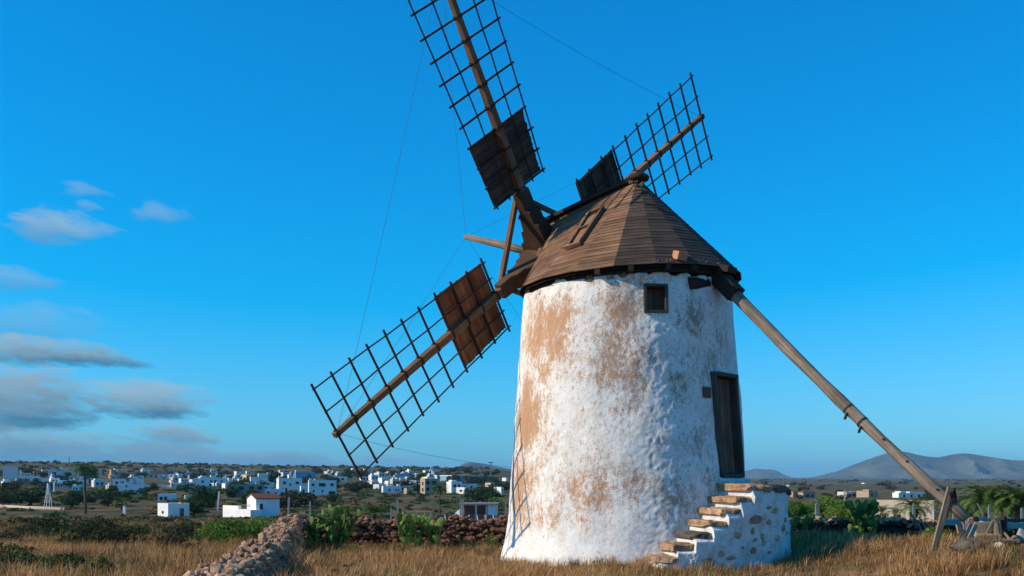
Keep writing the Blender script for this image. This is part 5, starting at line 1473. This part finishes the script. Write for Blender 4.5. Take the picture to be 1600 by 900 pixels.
for k in range(100):
    x = trg.uniform(0, 795); yb = trg.choice((trg.uniform(737, 750), trg.uniform(745, 768), trg.uniform(760, 796)))
    if x > 520 and yb > 770: yb -= 24
    hp = min((yb - 728) * .26 + trg.uniform(2, 6), 17); ws = trg.uniform(.9, 1.9)
    put_tree("town_tree", near_label(x, yb, hp, ws, "dark"), x, yb, hp, TREES[trg.choice((0, 0, 1, 2))], "trees among the town houses", wscale=ws)
for k, (x, h) in enumerate(((55, 12), (180, 11), (312, 12), (317, 14), (322, 10), (341, 9), (345, 11))):
    put_tree("conifer", ORD[k] + " slim dark conifer from the left on the town skyline", x, 741, h, TREES[4], "conifers on the town skyline", D=800, wscale=.8)
for k in range(34):
    x = trg.uniform(1180, 1600); yb = trg.uniform(758, 786); hp = trg.uniform(2.5, 5) + (yb - 758) * .2; ws = trg.uniform(1, 2.2); put_tree("plain_tree", near_label(x, yb, hp, ws, "olive"), x, yb, hp, TREES[trg.choice((0, 1, 1, 2))], "trees on the right plain", wscale=ws)
# far wood on the left ridge and the plain, one mass
frg = np.random.default_rng(8); VV, FF, o_ = [], [], 0
for q in range(900):
    if q < 780: tt = frg.uniform(-.5, -.02); y = frg.uniform(800, 1650)
    else: tt = frg.uniform(.2, .5); y = frg.uniform(700, 4500)
    x = tt * y; s_ = frg.uniform(1.3, 3.4) * (1 if q < 780 else 1.8); P = crown_points(s_ * 1.6, s_, s_, 70, frg, 5); P[:, 2] = np.abs(P[:, 2]); P += np.array([x, y, gz(x, y)]); V, F = leaves(P, 1.4 * s_ / 3, frg, aspect=.7); VV.append(V); FF.append(F + o_); o_ += len(V)
tag(link_mesh("far_wood", np_mesh("far_wood", np.concatenate(VV), np.concatenate(FF)), M['olive']), "far trees along the ridge and across the plain", "trees", kind="stuff")

D = 215; p = px(133, 797, D); palm("tall palm with a long bare trunk at the far left", p.x, D, 8.5, 1.45, 56, 3, 0, tr=.24)
D = 226; p = px(687, 803, D); palm("tall palm in front of the yellow apartment house", p.x, D, 5.0, 1.15, 44, 4, 12, tr=.16)
p = px(190, 790, 235); palm("short palm below the stepped white house", p.x, 235, 1.6, 1.2, 34, 5)
p = px(277, 795, 230); palm("short palm behind the box hut", p.x, 230, 1.5, 1.1, 30, 6)
p = px(392, 780, 320); palm("short palm in front of the grey concrete shell", p.x, 320, 1.5, 1.2, 30, 7)
for x, lab, sc, dd, nf, sd in ((527, "young palm with upright dry fronds behind the large prickly pear", .62, 62, 30, 8), (545, "low palm clump between the two young palms", .4, 60, 22, 9), (583, "young green palm behind the low reddish wall", .55, 64, 34, 10)):
    p = px(x, 803, dd); palm(lab, p.x, dd, max(.1, p.z - gz(p.x, dd)), sc, nf, sd, 10 if sd == 8 else 6, name="young_palm")
for x, lab, sc, dd, nf, sd, yc in ((1428, "small palm in front of the beige tank wall", .5, 52, 54, 11, 795), (1476, "palm behind the tail pole prop", .42, 50, 36, 12, 788), (1541, "large bushy palm at the right", .68, 48, 74, 13, 784), (1592, "bushy palm at the right picture edge", .66, 47, 70, 14, 786), (1378, "half dry palm left of the beige tank wall", .34, 54, 26, 15, 802), (1512, "low palm between the prop and the bushy palm", .38, 50, 28, 16, 800), (1570, "low palm between the two bushy palms", .5, 52, 44, 17, 794), (1400, "low dry palm left of the small palm", .3, 50, 22, 18, 804)):
    p = px(x, yc, dd); palm(lab, p.x, dd, max(.1, p.z - gz(p.x, dd)), sc, nf, sd, 7 if sd in (15, 18) else 3, name="young_palm")

# ------------------------------------------------------------------ debris by the end of the tail pole
M['ply'] = wood("tan_plywood", (.26, .12, .055), (.36, .18, .085), (.42, .23, .115), .05)
M['greyplank'] = wood("grey_plank", (.10, .095, .08), (.19, .18, .145), (.27, .26, .21), .2)
M['concretep'] = simple("pale_concrete", (.34, .29, .24), (.50, .44, .37), 3, .9, .5, .02)


def slab(name, label, cat, x, y, D, size, rz=0, rx=0, ry=0, mat='slab', group=None, bev=.012, lift=0.0):
    p = px(x, y, D); z = gz(p.x, D)
    mb = MB(); mb.box((p.x, D, max(p.z, z + .02) + lift), size, rz, rx, ry)
    return bevel(tag(mb.build(name, M[mat]), label, cat, group), bev)


slab("plywood_sheet", "tan board tilted on the ground under the tail pole end", "board", 1505, 833, 20.1, (.30, .03, .30), .15, -.9, .55, 'ply')
slab("plank", "front grey plank leaning beside the tan board", "plank", 1519, 832, 19.9, (.09, .035, .42), .1, -.5, .75, 'greyplank')
slab("plank", "rear grey plank leaning beside the tan board", "plank", 1512, 831, 20.3, (.10, .035, .40), .1, -.5, .72, 'greyplank')
slab("stone_block", "sandy stone block on the ground in front of the stump", "stone", 1540, 841, 20.3, (.50, .24, .17), .05, 0, .04, 'slab', None, .03)
slab("rusty_drum", "brown rusted sheet behind the sandy stone block", "sheet", 1537, 825, 21.1, (.36, .05, .24), .1, -.2, 0, 'setstone')
slab("plank", "pale slanting plank in front of the rusted sheet", "plank", 1546, 825, 20.7, (.05, .03, .34), 0, .2, .4, 'greyplank')
slab("plank", "grey green plank beside the stump", "plank", 1551, 827, 20.8, (.08, .03, .34), 0, -.2, .2, 'frame')
slab("kerb_stone", "pale concrete beam lying on the wall behind the stump", "beam", 1553, 812, 26.0, (.75, .25, .12), .03, 0, 0, 'concretep')
slab("kerb_stone", "long pale concrete step at the right edge", "beam", 1592, 822, 25.0, (.70, .4, .14), .02, 0, 0, 'concretep')
slab("kerb_stone", "dark slab on top of the concrete at the right edge", "slab", 1590, 813, 25.6, (.34, .3, .07), .02, 0, 0, 'darkslab')
slab("concrete_block", "pinkish concrete block left of the tail pole end", "block", 1490, 816, 25.5, (.55, .3, .14), 0, 0, 0, 'concretep')
slab("timber_beam", "long dark timber lying across the grass at the right edge", "beam", 1556, 857, 19.5, (1.25, .10, .07), .02, 0, .0, 'frame')
slab("timber_beam", "thin dark timber lying behind the long one", "beam", 1552, 864, 19.0, (1.05, .09, .06), -.05, 0, .0, 'eave')
# stump
p = px(1562, 846, 20.7); z = gz(p.x, 20.7); e = empty("tree_stump", (p.x, 20.7, z), "pale weathered tree stump with a dark hollow side", "stump")
MB().tube([(p.x, 20.7, z - .05), (p.x - .04, 20.7, z + .15), (p.x - .06, 20.7, z + .33), (p.x - .10, 20.7, z + .44)], [.10, .075, .085, .07], 9, .15).build("trunk", M['pole'], e)
MB().tube([(p.x + .11, 20.8, z - .05), (p.x + .10, 20.8, z + .2), (p.x + .12, 20.8, z + .46)], [.10, .09, .07], 8, .2).build("hollow_trunk", M['eave'], e)
MB().tube([(p.x - .06, 20.7, z + .36), (p.x - .2, 20.7, z + .45)], [.06, .04], 7, .1).build("limb", M['pole'], e)
def stick(label, x0, y0, x1, y1, D, r, mat='pole'):
    a_, b_ = px(x0, y0, D), px(x1, y1, D + .25); mb = MB(); mb.tube([a_, a_.lerp(b_, .5) + Vector((.01, 0, 0)), b_], [r, r * .9, r * .8], 7, .06); tag(mb.build("pole", M[mat]), label, "pole")
stick("thin pole leaning beside the stump", 1578, 843, 1562, 826, 20.5, .026)
stick("long pale pole leaning on the dark wall left of the prop", 1446, 839, 1422, 801, 21.7, .028)
stick("short pale pole leaning behind the long one", 1450, 832, 1436, 808, 22.3, .022, 'greyplank')
stick("thin pinkish stick leaning above the wall end", 1538, 808, 1527, 786, 27, .02)
stick("short splintered stake under the pole end", 1507, 828, 1503, 814, 20.5, .025)
stick("second splintered stake under the pole end", 1511, 826, 1509, 812, 20.7, .025)
for k, (x, y, sz, dd, mt, lab) in enumerate(((1517, 818, .10, 21.3, 'slab', "ochre stone behind the grey planks"), (1524, 815, .09, 21.9, 'redrubble', "red stone below the concrete beam"), (1597, 838, .12, 20.6, 'concretep', "pale stone at the right edge beside the dark leafy bush"), (1588, 846, .14, 19.6, 'slab', "flat ochre stone in front of the dark leafy bush"), (1563, 898, .10, 17.6, 'concretep', "pale stone at the bottom edge right of the boulder"), (1532, 819, .07, 21.6, 'concretep', "small pale stone below the concrete beam"))):
    p = px(x, y, dd); o = rock("stone", (p.x, dd, max(gz(p.x, dd) + sz * .3, p.z)), (sz * 1.4, sz, sz * .7), M[mt], None, None, True); tag(o, lab, "stone")
p = px(1515, 893, 17.4); o = rock("boulder", (p.x, 17.4, gz(p.x, 17.4) + .02), (.36, .3, .17), M['darkslab'], None, (.2, .1, .4), True); tag(o, "dark grey boulder at the bottom edge near the right corner", "boulder")
# loose stones at the foot of the tumbledown wall
for k in range(26):
    f = R.random(); x = -2.75 - .9 * f + R.uniform(.35, .8); y = 13.5 + 6.5 * f
    o = rock("fallen_stone", (x, y, gz(x, y) + .04), (R.uniform(.06, .13), R.uniform(.06, .12), R.uniform(.04, .08)), M['redrubble'], None); tag(o, "reddish fallen stone at the foot of the tumbledown wall", "stone", "stones fallen from the tumbledown wall")

# ------------------------------------------------------------------ haze
hz = MB(); hz.box((0, 0, 105), (62000, 62000, 330)); hz_o = hz.build("haze", None)
hm = bpy.data.materials.new("haze_air"); hm.use_nodes = True; nt = hm.node_tree; nt.nodes.clear()
pv = N(nt, "ShaderNodeVolumePrincipled"); pv.inputs["Color"].default_value = (.34, .72, 1.0, 1); pv.inputs["Density"].default_value = 5.5e-5; pv.inputs["Anisotropy"].default_value = 0.0
o = N(nt, "ShaderNodeOutputMaterial"); nt.links.new(pv.outputs[0], o.inputs["Volume"])
hz_o.data.materials.append(hm); tag(hz_o, kind="stuff")
